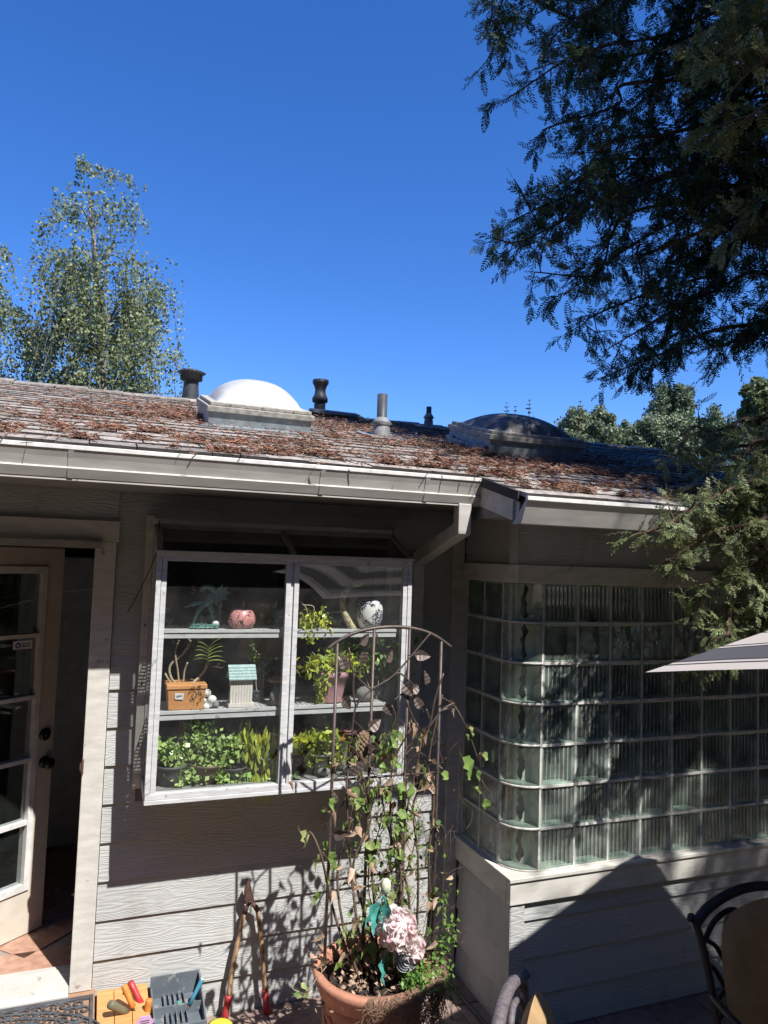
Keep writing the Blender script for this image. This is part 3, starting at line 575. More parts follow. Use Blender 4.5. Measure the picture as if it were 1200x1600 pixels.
rk = MB(); rk.hexa([(XRK-.02, y0, RZ(y0)-.040), (XRK+.012, y0, RZ(y0)-.040), (XRK+.012, y1, RZ(y1)-.040), (XRK-.02, y1, RZ(y1)-.040), (XRK-.02, y0, RZ(y0)+.004), (XRK+.012, y0, RZ(y0)+.004), (XRK+.012, y1, RZ(y1)+.004), (XRK-.02, y1, RZ(y1)+.004)])
rk.build('rake_edge', M['roofdeck'], parent=house)
# gutters
def gutter(x0, x1, yl, zl, prof, seams):
    """prof: (dy, dz) outline of the front, from the lip down to the back"""
    m_ = MB(); P = [(yl+a, zl+b) for a, b in prof]; n = len(P)
    for k in range(n-1): m_.add([(x0, *P[k]), (x1, *P[k]), (x1, *P[k+1]), (x0, *P[k+1])], [(0, 3, 2, 1)], 0)
    inn = [(y+.0015, z) for y, z in P[:-1]]
    cap = [(x1, *p) for p in P]; m_.add(cap, [tuple(range(n))]); cap = [(x0, *p) for p in P]; m_.add(cap, [tuple(range(n))[::-1]])
    # back
    m_.add([(x0, *P[-1]), (x1, *P[-1]), (x1, P[-1][0], zl-.01), (x0, P[-1][0], zl-.01)], [(0, 1, 2, 3)])
    g = m_.build('gutter', M['gutter'], parent=house)
    l = MB(); l.box(x0-.001, x1+.001, yl-.004, yl+.014, zl-.016, zl+.002); l.build('gutter_lip', M['gutterlip'], parent=g, bevel=.002)
    d_ = MB(); d_.add([(x0+.005, yl+.015, zl-.012), (x1-.005, yl+.015, zl-.012), (x1-.005, P[-1][0]-.002, zl-.004), (x0+.005, P[-1][0]-.002, zl-.004)], [(0, 1, 2, 3)]); d_.build('gutter_fill', M['rubber'], parent=g)  # dark sheet standing in for debris that fills the gutter
    for sx in seams:
        s_ = MB(); 
        for k in range(1, n-1): s_.add([(sx, P[k][0]-.0025, P[k][1]), (sx+.02, P[k][0]-.0025, P[k][1]), (sx+.02, P[k+1][0]-.0025, P[k+1][1]-.001), (sx, P[k+1][0]-.0025, P[k+1][1]-.001)], [(0, 3, 2, 1)])
        s_.build('gutter_seam', M['gutter'], parent=g)
    return g
gutter(-3.1, 1.655, 3.03, .394, [(0, 0), (0, -.018), (.012, -.045), (.024, -.080), (.015, -.087), (.032, -.122), (.116, -.122)], (-.15, .86, 1.36))
gutter(1.640, 5.55, 2.615, .281, [(0, 0), (0, -.018), (.006, -.022), (.046, -.112), (.118, -.112)], ())
# downspout
dp = MB(); dp.box(1.545, 1.612, 3.058, 3.112, .135, .272)
lo = [(1.545, 3.060, .128), (1.612, 3.060, .128), (1.612, 3.112, .160), (1.545, 3.112, .160)]
x0, x1 = 1.5455, 1.6115
dp.hexa([(x0, 3.059, .128), (x1, 3.059, .128), (x1, 3.5855, -.03), (x0, 3.5855, -.03), (x0, 3.059, .196), (x1, 3.059, .196), (x1, 3.5855, .038), (x0, 3.5855, .038)])
dp.box(1.545, 1.612, 3.574, 3.632, GZ+.02, .012)
dsp = dp.build('downspout', M['gutter'], parent=house, bevel=.004)
for z in (-.9, -1.9): s = MB(); s.box(1.538, 1.619, 3.570, 3.6325, z, z+.03); s.build('strap', M['gutter'], parent=dsp)

# skylights and vent pipes
def sloped(x0, y0, wd, ln):
    """frame on the roof: returns f(u, v, w) with u across, v up the slope, w off the roof"""
    def f(u, v, w_): return (x0+u, y0+v*math.cos(SL)-w_*math.sin(SL), RZ(y0)+v*math.sin(SL)+w_*math.cos(SL))
    return f
def sbox(mb, f, u0, u1, v0, v1, w0, w1, mi=0):
    return mb.hexa([f(u0, v0, w0), f(u1, v0, w0), f(u1, v1, w0), f(u0, v1, w0), f(u0, v0, w1), f(u1, v0, w1), f(u1, v1, w1), f(u0, v1, w1)], mi)
def skylight(x0, y0, wd, ln, h, domemat, rise):
    f = sloped(x0, y0, wd, ln); c = MB()
    sbox(c, f, 0, wd, 0, .02, -.02, h); sbox(c, f, 0, wd, ln-.02, ln, -.02, h); sbox(c, f, 0, .02, .02, ln-.02, -.02, h); sbox(c, f, wd-.02, wd, .02, ln-.02, -.02, h)
    s = c.build('skylight', M['flash'], parent=house)
    a = MB(); o = .014; t_ = .075
    sbox(a, f, -o, wd+o, -o, t_, h, h+.035); sbox(a, f, -o, wd+o, ln-t_, ln+o, h, h+.035); sbox(a, f, -o, t_, t_, ln-t_, h, h+.035); sbox(a, f, wd-t_, wd+o, t_, ln-t_, h, h+.035)
    a.build('lower_frame', M['skyframe'], parent=s, bevel=.004)
    a = MB(); o = -.004; z0 = h+.036
    sbox(a, f, -o, wd+o, -o, t_, z0, z0+.022); sbox(a, f, -o, wd+o, ln-t_, ln+o, z0, z0+.022); sbox(a, f, -o, t_, t_, ln-t_, z0, z0+.022); sbox(a, f, wd-t_, wd+o, t_, ln-t_, z0, z0+.022)
    a.build('upper_frame', M['skyframe'], parent=s, bevel=.004)
    for u in (.12, wd*.5, wd-.12):
        q = MB(); p = V3(*f(u, -.002, z0+.011)); q.tube([p, p-V3(0, .006, 0)], .005, 8); q.build('screw', M['rust'], parent=s)
    dm = MB(); n = 20; vs = []; m0 = .045
    for i in range(n+1):
        for j in range(n+1):
            a_, b_ = i/n*2-1, j/n*2-1; e = max(0, (1-abs(a_)**2.3)*(1-abs(b_)**2.3)); vs.append(f(m0+(wd-2*m0)*i/n, m0+(ln-2*m0)*j/n, z0+.018+rise*e**.6))
    dm.add(vs, [(i*(n+1)+j, (i+1)*(n+1)+j, (i+1)*(n+1)+j+1, i*(n+1)+j+1) for i in range(n) for j in range(n)], 0, True)
    dm.build('dome', domemat, parent=s)
    return s, f
s1, f1 = skylight(.528, 4.33, .62, .60, .085, M['dome'], .15)
ap = MB(); f = f1; sbox(ap, f, -.06, .68, -.10, -.001, .006, .012); ap.build('apron_flashing', M['flash'], parent=s1)
s2, f2 = skylight(2.28, 4.12, .72, .62, .105, M['domebrown'], .115)
for k in range(6):
    q = MB(); sbox(q, f2, -.022-random.uniform(0, .004), -.001, .02+k*.1, .112+k*.1, .002, .06+random.uniform(-.01, .006)); q.build('step_flashing', M['flash'], parent=s2)
def vent(x, y, zb, zt, r, kind):
    b = MB()
    if kind == 'cap':
        b.lathe([(r*1.35, zb-.12), (r*1.3, zb), (r*1.0, zb+(zt-zb)*.6), (r*1.0, zt-.09)], (x, y, 0), 20); p = b.build('vent_pipe', M['pipe'], parent=house)
        c_ = MB(); c_.lathe([(r*1.02, zt-.095), (r*1.5, zt-.09), (r*1.5, zt-.045), (r*1.95, zt-.028), (r*1.2, zt-.008), (.001, zt)], (x, y, 0), 20); c_.build('cap', M['pipe'], parent=p)
    elif kind == 'waist':
        b.lathe([(r, zb-.12), (r, zt-.2), ], (x, y, 0), 18); p = b.build('vent_pipe', M['pipe'], parent=house)
        c_ = MB(); c_.lathe([(r, zt-.2), (r*1.35, zt-.2), (r*1.4, zt-.17), (r*1.0, zt-.13), (r*.92, zt-.09), (r*1.15, zt-.05), (r*1.42, zt-.03), (r*1.42, zt), (r*1.0, zt-.005), (.001, zt-.01)], (x, y, 0), 18); c_.build('cap', M['pipe'], parent=p)
    else:
        b.lathe([(r, zb-.1), (r, zt), (r*.82, zt), (r*.8, zt-.1)], (x, y, 0), 16); p = b.build('vent_pipe', M['pipe'], parent=house)
        c_ = MB(); c_.lathe([(r*1.9, zb-.03), (r*1.7, zb+.07), (r*1.5, zb+.085), (r*2.1, zb+.1), (r*1.7, zb+.115), (r*1.03, zb+.14)], (x, y, 0), 18); c_.build('boot', M['pipelite'], parent=p)
        fl_ = MB(); yy0, yy1 = y-.14, y+.16; fl_.hexa([(x-.14, yy0, RZ(yy0)+.012), (x+.14, yy0, RZ(yy0)+.012), (x+.14, yy1, RZ(yy1)+.012), (x-.14, yy1, RZ(yy1)+.012), (x-.14, yy0, RZ(yy0)+.020), (x+.14, yy0, RZ(yy0)+.020), (x+.14, yy1, RZ(yy1)+.020), (x-.14, yy1, RZ(yy1)+.020)]); fl_.build('flashing', M['pipelite'], parent=p)
    return p
vent(.613, 6.32, 1.22, 1.555, .062, 'cap'); vent(1.76, 6.34, 1.23, 1.605, .052, 'waist'); vent(1.725, 4.62, RZ(4.62), 1.125, .035, 'plain'); vent(2.72, 6.05, RZ(6.05), 1.41, .024, 'plain')

# ---------------------------------------------------------------- garden window
WX0, WX1, WY, WZ0, WZ1 = .217, 1.436, 3.33, -1.092, -.030
gw = MB(); gw.box(WX0, WX1, WY, YA-.001, WZ0, WZ0+.018); gw.box(WX0+.002, WX1-.002, WY+.002, WY+.040, WZ0+.0185, WZ0+.046)
gwin = gw.build('garden_window', M['alu'], parent=house, bevel=.002)
def fr(*boxes, mat='alu', name='frame', bevel=.0015):
    m_ = MB(); [m_.box(*b_) for b_ in boxes]; return m_.build(name, M[mat], parent=gwin, bevel=bevel)
fr((WX0+.001, WX0+.022, WY+.001, WY+.038, WZ0+.0465, WZ1), (WX0+.024, WX0+.046, WY+.005, WY+.038, WZ0+.0465, WZ1), (WX0+.0225, WX0+.0235, WY+.012, WY+.038, WZ0+.0465, WZ1), name='stile')
fr((WX1-.022, WX1-.001, WY+.001, WY+.038, WZ0+.0465, WZ1), (WX1-.046, WX1-.024, WY+.005, WY+.038, WZ0+.0465, WZ1), (WX1-.0235, WX1-.0225, WY+.012, WY+.038, WZ0+.0465, WZ1), name='stile')
mx_ = .830
fr((mx_-.031, mx_-.008, WY+.002, WY+.038, WZ0+.0465, WZ1), (mx_+.008, mx_+.031, WY+.002, WY+.038, WZ0+.0465, WZ1), (mx_-.0078, mx_+.0078, WY+.012, WY+.036, WZ0+.0465, WZ1), name='mullion')
fr((WX0, WX1, WY+.003, WY+.04, WZ1+.0005, WZ1+.022), name='head_rail'); fr((WX0-.004, WX1+.004, WY-.010, WY+.04, WZ1+.0225, WZ1+.034), mat='trim', name='drip_cap')
for a, b in ((WX0+.0465, mx_-.0315), (mx_+.0315, WX1-.0465)):
    q = MB(); q.add([(a, WY+.018, WZ0+.0465), (b, WY+.018, WZ0+.0465), (b, WY+.018, WZ1), (a, WY+.018, WZ1)], [(0, 1, 2, 3)]); q.build('pane', M['glass'], parent=gwin)
    fr((a, b, WY+.008, WY+.017, WZ1-.012, WZ1), name='bead'); 
# side frames and panes
for xs, sg in ((WX0, 1), (WX1, -1)):
    a, b = sorted((xs, xs+sg*.02)); fr((a, b, YA-.05, YA-.002, WZ0+.0185, .12), (a, b, WY+.0405, YA-.0505, WZ0+.0185, WZ0+.04), name='side_frame')
    q = MB(); x_ = xs+sg*.008; q.add([(x_, WY+.0385, WZ0+.04), (x_, YA-.05, WZ0+.04), (x_, YA-.05, .10), (x_, WY+.0385, WZ1+.02)], [(0, 1, 2, 3)]); q.build('side_pane', M['glass'], parent=gwin)
fr((.180, .2155, YA-.045, YA-.018, -1.10, .168), mat='trim', name='wall_casing'); fr((1.4375, 1.472, YA-.045, YA-.018, -1.10, .168), mat='trim', name='wall_casing')
sc = MB()
for z in (-.35, -.62, -.9): sc.tube([(.197, YA-.045, z), (.197, YA-.049, z)], .005, 8)
sc.build('screws', M['rust'], parent=gwin)
# sloped top: frame bars and tinted panes
A_, B_ = V3(0, WY+.01, WZ1+.036), V3(0, YA-.07, .112)
for x in (WX0+.012, mx_, WX1-.012):
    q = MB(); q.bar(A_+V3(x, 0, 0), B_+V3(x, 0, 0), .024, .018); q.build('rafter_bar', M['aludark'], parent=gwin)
for a, b in ((WX0+.03, mx_-.014), (mx_+.014, WX1-.03)):
    q = MB(); q.add([A_+V3(a, 0, 0), A_+V3(b, 0, 0), B_+V3(b, 0, 0), B_+V3(a, 0, 0)], [(0, 1, 2, 3)]); q.build('top_pane', M['topglass'], parent=gwin)
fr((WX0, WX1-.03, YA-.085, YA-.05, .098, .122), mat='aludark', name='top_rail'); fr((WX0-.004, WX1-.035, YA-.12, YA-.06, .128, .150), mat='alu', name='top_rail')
for x in np.arange(WX0+.02, WX1-.06, .034): fr((x, x+.012, YA-.122, YA-.118, .1225, .1275), mat='aludark', name='rail_tooth', bevel=0)
cr = MB(); cr.tube(smooth_path([(.232, YA-.125, .145), (.222, YA-.12, -.02), (.150, YA-.05, -.22), (.118, YA-.03, -.29)], 5), .0022, 5); cr.build('cord', M['black'], parent=gwin)
# shelves: bright front rail with wire mesh behind
def shelf(x0, x1, zt, hh):
    s = MB(); s.box(x0, x1, WY+.045, WY+.055, zt-hh, zt); s.box(x0, x1, WY+.040, WY+.0445, zt-hh*.35, zt-.002); s.box(x0, x1, YA-.03, YA-.02, zt-hh, zt-.004)
    o = s.build('shelf', M['alu'], parent=gwin); m_ = MB(); zz = zt-.006
    for y in np.arange(WY+.062, YA-.032, .011): m_.box(x0, x1, y, y+.0035, zz-.0030, zz)
    for x in np.arange(x0, x1, .022): m_.box(x, x+.003, WY+.0555, YA-.0305, zz+.0003, zz+.0022)
    m_.build('wire_mesh', M['alu'], parent=o, kind='stuff'); return o
SH1, SH2 = -.347, -.704
shelf(WX0+.025, 1.375, SH1, .038); shelf(WX0+.025, 1.33, SH2, .040)
ih = MB(); ih.box(.26, 1.39, YA+.12, YA+.135, -1.06, -1.04); ih.build('inner_sill', M['trim'], parent=gwin)
# ---------------------------------------------------------------- small builders
def thing(name, label, cat, loc, group=None): return empty(name, loc, label=label, category=cat, group=group)
def ppm(P): return F_/float(V3(*P)@_f)                     # pixels per metre at P
def potmb(c, r, h, rb=.7, lip=.12, n=24):
    b = MB(); b.lathe([(.001, 0), (r*rb, 0), (r*(.5+rb/2), h*.5), (r*.97, h*(1-lip)), (r*1.06, h*(1-lip)), (r*1.08, h), (r*.96, h), (r*.93, h*.86), (.001, h*.84)], c, n); return b
def cluster(C, spread, n):
    return np.concatenate([V3(*c)+rng.normal(size=(k, 3))*np.array(s)*.5 for c, s, k in zip(C, spread, n)])
# ---------------------------------------------------------------- on the upper shelf
z1 = SH1+.001
P = onY(322, 985, 3.47); dx, dy = P[0], 3.47
M['verdigris'] = paint('verdigris_metal', (.16, .33, .29), (.08, .17, .15), rough=.6, scale=(20, 20, 20))
t = thing('dragon_figurine', 'teal winged creature figurine with two long legs on the upper window shelf', 'figurine', (dx, dy, z1))
b = MB(); b.tube(smooth_path([(dx-.10, dy+.02, z1+.09), (dx-.05, dy, z1+.11), (dx, dy, z1+.115), (dx+.03, dy, z1+.16), (dx+.0, dy-.01, z1+.19), (dx-.03, dy-.01, z1+.185)], 5), [.004]*3+[.009]*6+[.019]*6+[.012]*6+[.009]*4+[.004]*1, 8)
b.build('body', M['verdigris'], parent=t)
for s in (-1, 1):
    b = MB(); b.tube(smooth_path([(dx+s*.012, dy, z1+.11), (dx+s*.03-.01, dy-.01, z1+.075), (dx+s*.045-.01, dy, z1+.03), (dx+s*.047-.015, dy, z1+.004)], 4), [.012]*5+[.007]*4+[.005]*4, 7); b.build('leg', M['verdigris'], parent=t)
rt_ = V3(dx+.018, dy-.01, z1+.15); tips = [(.045, .055), (.072, .04), (.082, .012), (.072, -.018), (.045, -.035), (.018, -.04)]
wv = [rt_]+[rt_+V3(a, -.012, c) for a, c in tips]; wf = []
for k in range(5):
    m_ = (wv[k+1]+wv[k+2])/2*.8+rt_*.2; wv.append(m_); wf += [(0, k+1, 7+k), (0, 7+k, k+2)]
b = MB(); b.add(wv, wf); [b.tube([rt_, rt_+V3(a, -.012, c)], [.003, .0012], 5) for a, c in tips]; b.build('wing', M['verdigris'], parent=t)
b = MB(); [b.tube([(dx+random.uniform(-.07, .05), dy+random.uniform(-.03, .03), z1), (dx+random.uniform(-.08, .06), dy+random.uniform(-.035, .035), z1+random.uniform(.008, .022))], [.004, .001], 4) for _ in range(60)]
b.lathe([(.001, .006), (.06, .005), (.07, 0)], (dx-.01, dy, z1), 16, sy=.5); b.build('base', M['verdigris'], parent=t)
def item(name, px, py, Y, z): P = onY(px, py, Y); return P[0], Y, z
x, y, z = item('', 336, 984, 3.50, z1)
t = thing('owl_figurine', 'small grey owl shaped figurine beside the teal winged creature', 'figurine', (x, y, z))
b = MB(); b.lathe([(.001, 0), (.022, 0), (.028, .03), (.022, .06), (.025, .078), (.018, .093), (.001, .1)], (x, y, z), 14, sy=.8); [b.tube([(x+s*.014, y, z+.088), (x+s*.02, y, z+.11)], [.009, .001], 6) for s in (-1, 1)]; b.build('body', M['greydull'], parent=t)
b = MB(); b.ball((x-.004, y-.03, z+.017), .018); b.build('foot', M['white'], parent=t)
x, y, z = item('', 377, 985, 3.45, z1)
m, tt, bb = newmat('pink_floral'); M['floral'] = m; bb.inputs['Roughness'].default_value = .3
vo = N(tt, 'ShaderNodeTexNoise', Scale=38., Detail=1.); tt.links.new(mapping(tt, (1, 1, 1)), vo.inputs['Vector']); rr = N(tt, 'ShaderNodeValToRGB'); tt.links.new(vo.outputs[0], rr.inputs[0])
e = rr.color_ramp.elements; e[0].position = .465; e[0].color = (.62, .27, .25, 1); e[1].position = .54; e[1].color = (.62, .27, .25, 1)
for p_ in (.485, .52): k = e.new(p_); k.color = (.06, .03, .035, 1)
tt.links.new(rr.outputs[0], bb.inputs['Base Color'])
b = MB(); b.lathe([(.001, 0), (.050, 0), (.064, .025), (.063, .05), (.05, .082), (.046, .085), (.044, .08), (.056, .04), (.001, .03)], (x, y, z), 26)
b.build('floral_vase', M['floral'], loc=(x, y, z), label='round pink vase with dark flower sprigs on the upper window shelf', category='vase')
x, y, z = item('', 470, 975, 3.52, z1); b = MB(); b.ball((x, y, z+.045), .045, 16, 10); b.lathe([(.018, .085), (.022, .1), (.016, .1)], (x, y, z), 12)
b.build('teal_jar', paint('dark_teal_glaze', (.02, .12, .13), (.012, .07, .08), rough=.2), loc=(x, y, z), label='round dark teal jar behind the centre mullion on the upper shelf', category='jar')
x, y, z = item('', 441, 975, 3.56, z1); b = MB(); b.lathe([(.001, 0), (.04, 0), (.06, .07), (.062, .085), (.056, .085), (.05, .02), (.001, .015)], (x, y, z), 18)
b.build('teal_bowl', paint('dull_teal_glaze', (.05, .11, .12), (.03, .07, .08), rough=.4), loc=(x, y, z), label='deep dull teal bowl left of the centre mullion on the upper shelf', category='bowl')
x, y, z = item('', 525, 975, 3.52, z1); b = MB(); b.lathe([(.001, 0), (.022, 0), (.036, .03), (.03, .06), (.016, .075), (.001, .078)], (x, y, z), 16)
b.build('stone_ball', M['greydull'], loc=(x, y, z), label='small dull grey rounded ornament between trailing plant and curved branch', category='ornament')
def trailing(name, label, px, py, Y, z, pots, leaves, mat_, size, stems=None, potmat='plastic', group=None, droop=None, aspect=.5):
    P = onY(px, py, Y); t = thing(name, label, 'plant', (P[0], Y, z), group)
    if pots: potmb((P[0], Y, z), pots[0], pots[1]).build('pot', M[potmat], parent=t)
    C = []; 
    for lx, ly, rx, rz, k in leaves:
        Q = onY(lx, ly, Y-.03); k = int(k*2.1); C.append(Q+rng.normal(size=(k, 3))*V3(rx/ppm(Q), .026, rz/ppm(Q))*.76)
    C = np.concatenate(C); quads('foliage', leaf_quads(C, size*1.1, aspect, droop), M[mat_], parent=t)
    if stems:
        b = MB()
        for s in stems: b.tube(smooth_path([onY(a, c, Y-.02) for a, c in s], 5), .0028, 5)
        b.build('stems', M['palestem'], parent=t)
    return t
trailing('trailing_succulent', 'small bright yellow green plant trailing over the upper shelf beside the mullion', 485, 985, 3.42, z1, (.03, .03), [(478, 975, 10, 12, 30), (492, 965, 14, 8, 45), (508, 970, 8, 12, 25), (484, 992, 8, 8, 30)], 'yellowleaf', .024, [[(470, 940), (480, 955), (478, 985)], [(472, 945), (490, 948), (488, 965)]])
x, y, z = item('', 553, 980, 3.5, z1)
b = MB(); b.tube(smooth_path([onY(a, c, 3.44) for a, c in ((553, 984), (543, 968), (536, 950), (537, 930), (548, 917), (566, 912))], 6), [.017]*12+[.015]*12+[.012]*6+[.007], 9)
b.build('curved_branch', paint('spotted_cream_branch', (.66, .60, .36), (.30, .24, .13), rough=.5, scale=(30, 30, 30), nscale=2), loc=(x, y, z), label='cream spotted curved branch standing beside the patterned vase', category='ornament')
b = MB(); b.lathe([(.001, 0), (.03, 0), (.042, .05), (.04, .10), (.02, .13), (.024, .145), (.018, .145)], (x+.01, y+.04, z), 18)
b.build('cream_vase', paint('cream_glaze', (.50, .46, .36), rough=.35), loc=(x+.01, y+.04, z), label='plain cream vase half hidden behind the black and white vase', category='vase')
x, y, z = item('', 577, 980, 3.44, z1)
m, tt, bb = newmat('speckled_glaze'); M['speck'] = m; bb.inputs['Roughness'].default_value = .3
vo = N(tt, 'ShaderNodeTexVoronoi', Scale=130.); tt.links.new(mapping(tt, (1, 1, 1)), vo.inputs['Vector']); n2 = N(tt, 'ShaderNodeTexNoise', Scale=14.); tt.links.new(mapping(tt, (1, 1, 1)), n2.inputs['Vector'])
rr = N(tt, 'ShaderNodeValToRGB'); e = rr.color_ramp.elements; e[0].position = .42; e[0].color = (.8, .79, .76, 1); e[1].position = .46; e[1].color = (.04, .04, .08, 1); tt.links.new(vo.outputs['Distance'], rr.inputs[0])
r3 = N(tt, 'ShaderNodeValToRGB'); r3.color_ramp.elements[0].position = .42; r3.color_ramp.elements[1].position = .47; tt.links.new(n2.outputs[0], r3.inputs[0])
mx = N(tt, 'ShaderNodeMix', data_type='RGBA'); tt.links.new(r3.outputs[0], mx.inputs[0]); mx.inputs[6].default_value = (.8, .79, .76, 1); tt.links.new(rr.outputs[0], mx.inputs[7]); tt.links.new(mx.outputs[2], bb.inputs['Base Color'])
b = MB(); b.lathe([(.001, 0), (.050, 0), (.064, .04), (.066, .09), (.060, .128), (.052, .142), (.048, .135), (.05, .08), (.001, .06)], (x, y, z), 26)
b.build('patterned_vase', M['speck'], loc=(x, y, z), label='white vase covered in fine black speckle pattern at the right of the upper shelf', category='vase')
# inside the room
x, y, z = onY(412, 1000, 4.5)[0], 4.5, -1.06
t = thing('table_lamp', 'dim table lamp with tapered shade standing in the dark room', 'lamp', (x, y, -1.976))
b = MB(); b.lathe([(.09, .78), (.09, .8), (.02, .82), (.02, 1.1), (.012, 1.3)], (x, y, -1.976), 14); b.build('lamp_base', M['greydull'], parent=t)
b = MB(); b.lathe([(.16, 1.35), (.10, 1.68)], (x, y, -1.976), 20); b.build('lamp_shade', paint('ochre_shade', (.5, .38, .2)), parent=t)
b = MB(); b.box(x-.4, x+.5, y-.25, y+.25, -1.976, -1.2); b.box(x-.42, x+.52, y-.27, y+.27, -1.2, -1.176); b.build('side_cabinet', M['infloor'], loc=(x, y, -1.976), label='dark low cabinet under the lamp inside the room', category='cabinet')
t = thing('tall_cabinet', 'pale cabinet covered with small photographs seen past the open door', 'cabinet', (-.1, 5.6, -1.976))
b = MB(); b.box(-.5, .35, 5.3, 5.9, -1.956, -.06); b.build('body', M['cabinet'], parent=t, bevel=.01)
b = MB(); b.box(-.49, .34, 5.295, 5.2995, -1.94, -.95); b.build('lower_door', M['cabinet'], parent=t)
ph = MB().box(-.5, .5, -.002, .002, -.5, .5).build('photograph', M['photo'], parent=t); ph.location = V3(-.1, 5.29, -.3)-WL[t.name]; ph.scale = (.07, 1, .08)
for k in range(54):
    px_ = -.46+(k % 9)*.09+random.uniform(-.02, .02); pz = -.14-(k//9)*.115+random.uniform(-.025, .025); o = share(ph, 'photograph', t, (px_, 5.289-.0002*k, pz), rot=(0, random.uniform(-.5, .5), 0), scale=(random.uniform(.04, .075), 1, random.uniform(.045, .09)))
# ---------------------------------------------------------------- on the middle shelf
z2 = SH2+.001
x, y, z = item('', 288, 1108, 3.44, z2)
t = thing('square_planter', 'square terracotta planter with bare curling canes and one leafy crown', 'plant', (x, y, z))
b = MB(); b.hexa([(x-.075, y-.06, z), (x+.075, y-.06, z), (x+.075, y+.06, z), (x-.075, y+.06, z), (x-.083, y-.068, z+.092), (x+.083, y-.068, z+.092), (x+.083, y+.068, z+.092), (x-.083, y+.068, z+.092)]); b.box(x-.088, x+.088, y-.073, y+.073, z+.0925, z+.112); b.build('pot', M['orangewood'], parent=t, bevel=.003)
b = MB(); b.add([(x-.05, y-.0685, z+.05), (x-.015, y-.0685, z+.047), (x-.012, y-.069, z+.076), (x-.052, y-.069, z+.078)], [(0, 1, 2, 3)]); b.add([(x-.045, y-.0695, z+.057), (x-.02, y-.0695, z+.062), (x-.022, y-.0697, z+.068), (x-.044, y-.0697, z+.066)], [(0, 1, 2, 3)], 1); b.build('label', [M['white'], M['greydull']], parent=t)
canes = [([(283, 1075), (268, 1060), (266, 1040), (285, 1022), (297, 1005), (295, 998)], .0055), ([(280, 1075), (278, 1050), (274, 1020), (280, 1000)], .004), ([(284, 1076), (300, 1068), (318, 1050), (325, 1035)], .0065), ([(286, 1075), (288, 1050), (293, 1035)], .004), ([(272, 1076), (262, 1060), (258, 1052)], .0045)]
for s, r_ in canes:
    b = MB(); b.tube(smooth_path([onY(a, c, 3.43+.02*random.random()) for a, c in s], 6), r_, 7); b.build('cane', M['palestem'], parent=t)
def strap(mb, base, d, L, wd, sag):
    d = V3(*d); d = d/np.linalg.norm(d); sd = np.cross(d, V3(0, 0, 1)); sd = sd/(np.linalg.norm(sd)+1e-9); vs = []
    for k in range(6):
        s = k/5; p = V3(*base)+d*L*s-V3(0, 0, sag*s*s); ww = wd*(1-s**3)*(.55+s*.6) if s < 1 else .0005; vs += [p-sd*ww/2, p-V3(0, 0, ww*.2), p+sd*ww/2]
    mb.add(vs, [(3*k+j, 3*k+j+1, 3*k+j+4, 3*k+j+3) for k in range(5) for j in range(2)], 0, True)
b = MB(); c0 = onY(326, 1024, 3.38)
for k in range(11):
    s = -1 if k % 2 else 1; strap(b, c0+V3(0, 0, -.025+k*.0065), (s, random.uniform(-.5, .3), .35+k*.09), random.uniform(.075, .10), .023, .035)
b.build('leaf_crown', M['strap'], parent=t)
c1 = onY(328, 1040, 3.42); b = MB(); [b.tube(smooth_path([c1, c1+V3(random.uniform(-.03, .05), -.01, -.01), c1+V3(random.uniform(-.03, .06), 0, random.uniform(-.03, .02))], 4), .0022, 4) for _ in range(5)]; 
c1 = onY(300, 1003, 3.42); [b.tube([c1, c1+V3(random.uniform(-.04, .02), -.01, random.uniform(-.03, .005))], .002, 4) for _ in range(12)]; b.build('roots', M['twig'], parent=t)
C = onY(310, 1078, 3.37)+rng.normal(size=(90, 3))*V3(.022, .02, .02); quads('dry_rosette', leaf_quads(C, .016, .3), M['dryleaf'], parent=t)
t = thing('white_pebbles', 'pile of small white round stones beside the terracotta planter', 'pebbles', (onY(325, 1108, 3.42)[0], 3.42, z2))
for a, c, r_ in ((323, 1083, 7), (331, 1093, 7.5), (322, 1104, 6), (318, 1094, 5), (337, 1101, 5.5)):
    Q = onY(a, c, 3.42); b = MB(); b.ball(Q, r_/ppm(Q), 12, 8, sz=.9); b.build('pebble', M['white'] if c != 1101 else M['greydull'], parent=t)
x, y, z = item('', 376, 1103, 3.43, z2)
t = thing('birdhouse', 'white plank birdhouse with a striped pale teal roof on the middle shelf', 'birdhouse', (x, y, z))
M['chippy'] = paint('chipped_white_paint', (.72, .68, .62), (.60, .55, .49), rough=.7, scale=(60, 60, 8), spots=((.33, .25, .19), 60, .64)); M['paleteal'] = paint('pale_teal_paint', (.50, .62, .60), (.30, .45, .44), rough=.6, scale=(30, 30, 30))
b = MB(); b.box(x-.062, x+.056, y-.04, y+.04, z, z+.016); b.box(x-.052, x+.046, y-.028, y+.03, z+.016, z+.13); b.build('body', M['chippy'], parent=t)
for k in range(8): q = MB(); q.box(x-.056+k*.0128, x-.0445+k*.0128, y-.034, y-.0285, z+.0165, z+.128); q.build('slat', M['chippy'], parent=t)
for k in range(5):
    q = MB(); a_ = z+.125+k*.012; yy = y-.052+k*.010; q.hexa([(x-.066, yy, a_), (x+.06, yy, a_), (x+.06, yy+.018, a_+.008), (x-.066, yy+.018, a_+.008), (x-.066, yy, a_+.006), (x+.06, yy, a_+.006), (x+.06, yy+.018, a_+.014), (x-.066, yy+.018, a_+.014)]); q.build('roof_slat', M['paleteal'], parent=t)
q = MB(); q.hexa([(x-.064, y-.008, z+.17), (x+.058, y-.008, z+.17), (x+.058, y+.05, z+.12), (x-.064, y+.05, z+.12), (x-.064, y-.006, z+.178), (x+.058, y-.006, z+.178), (x+.058, y+.052, z+.128), (x-.064, y+.052, z+.128)]); q.build('roof', M['paleteal'], parent=t)
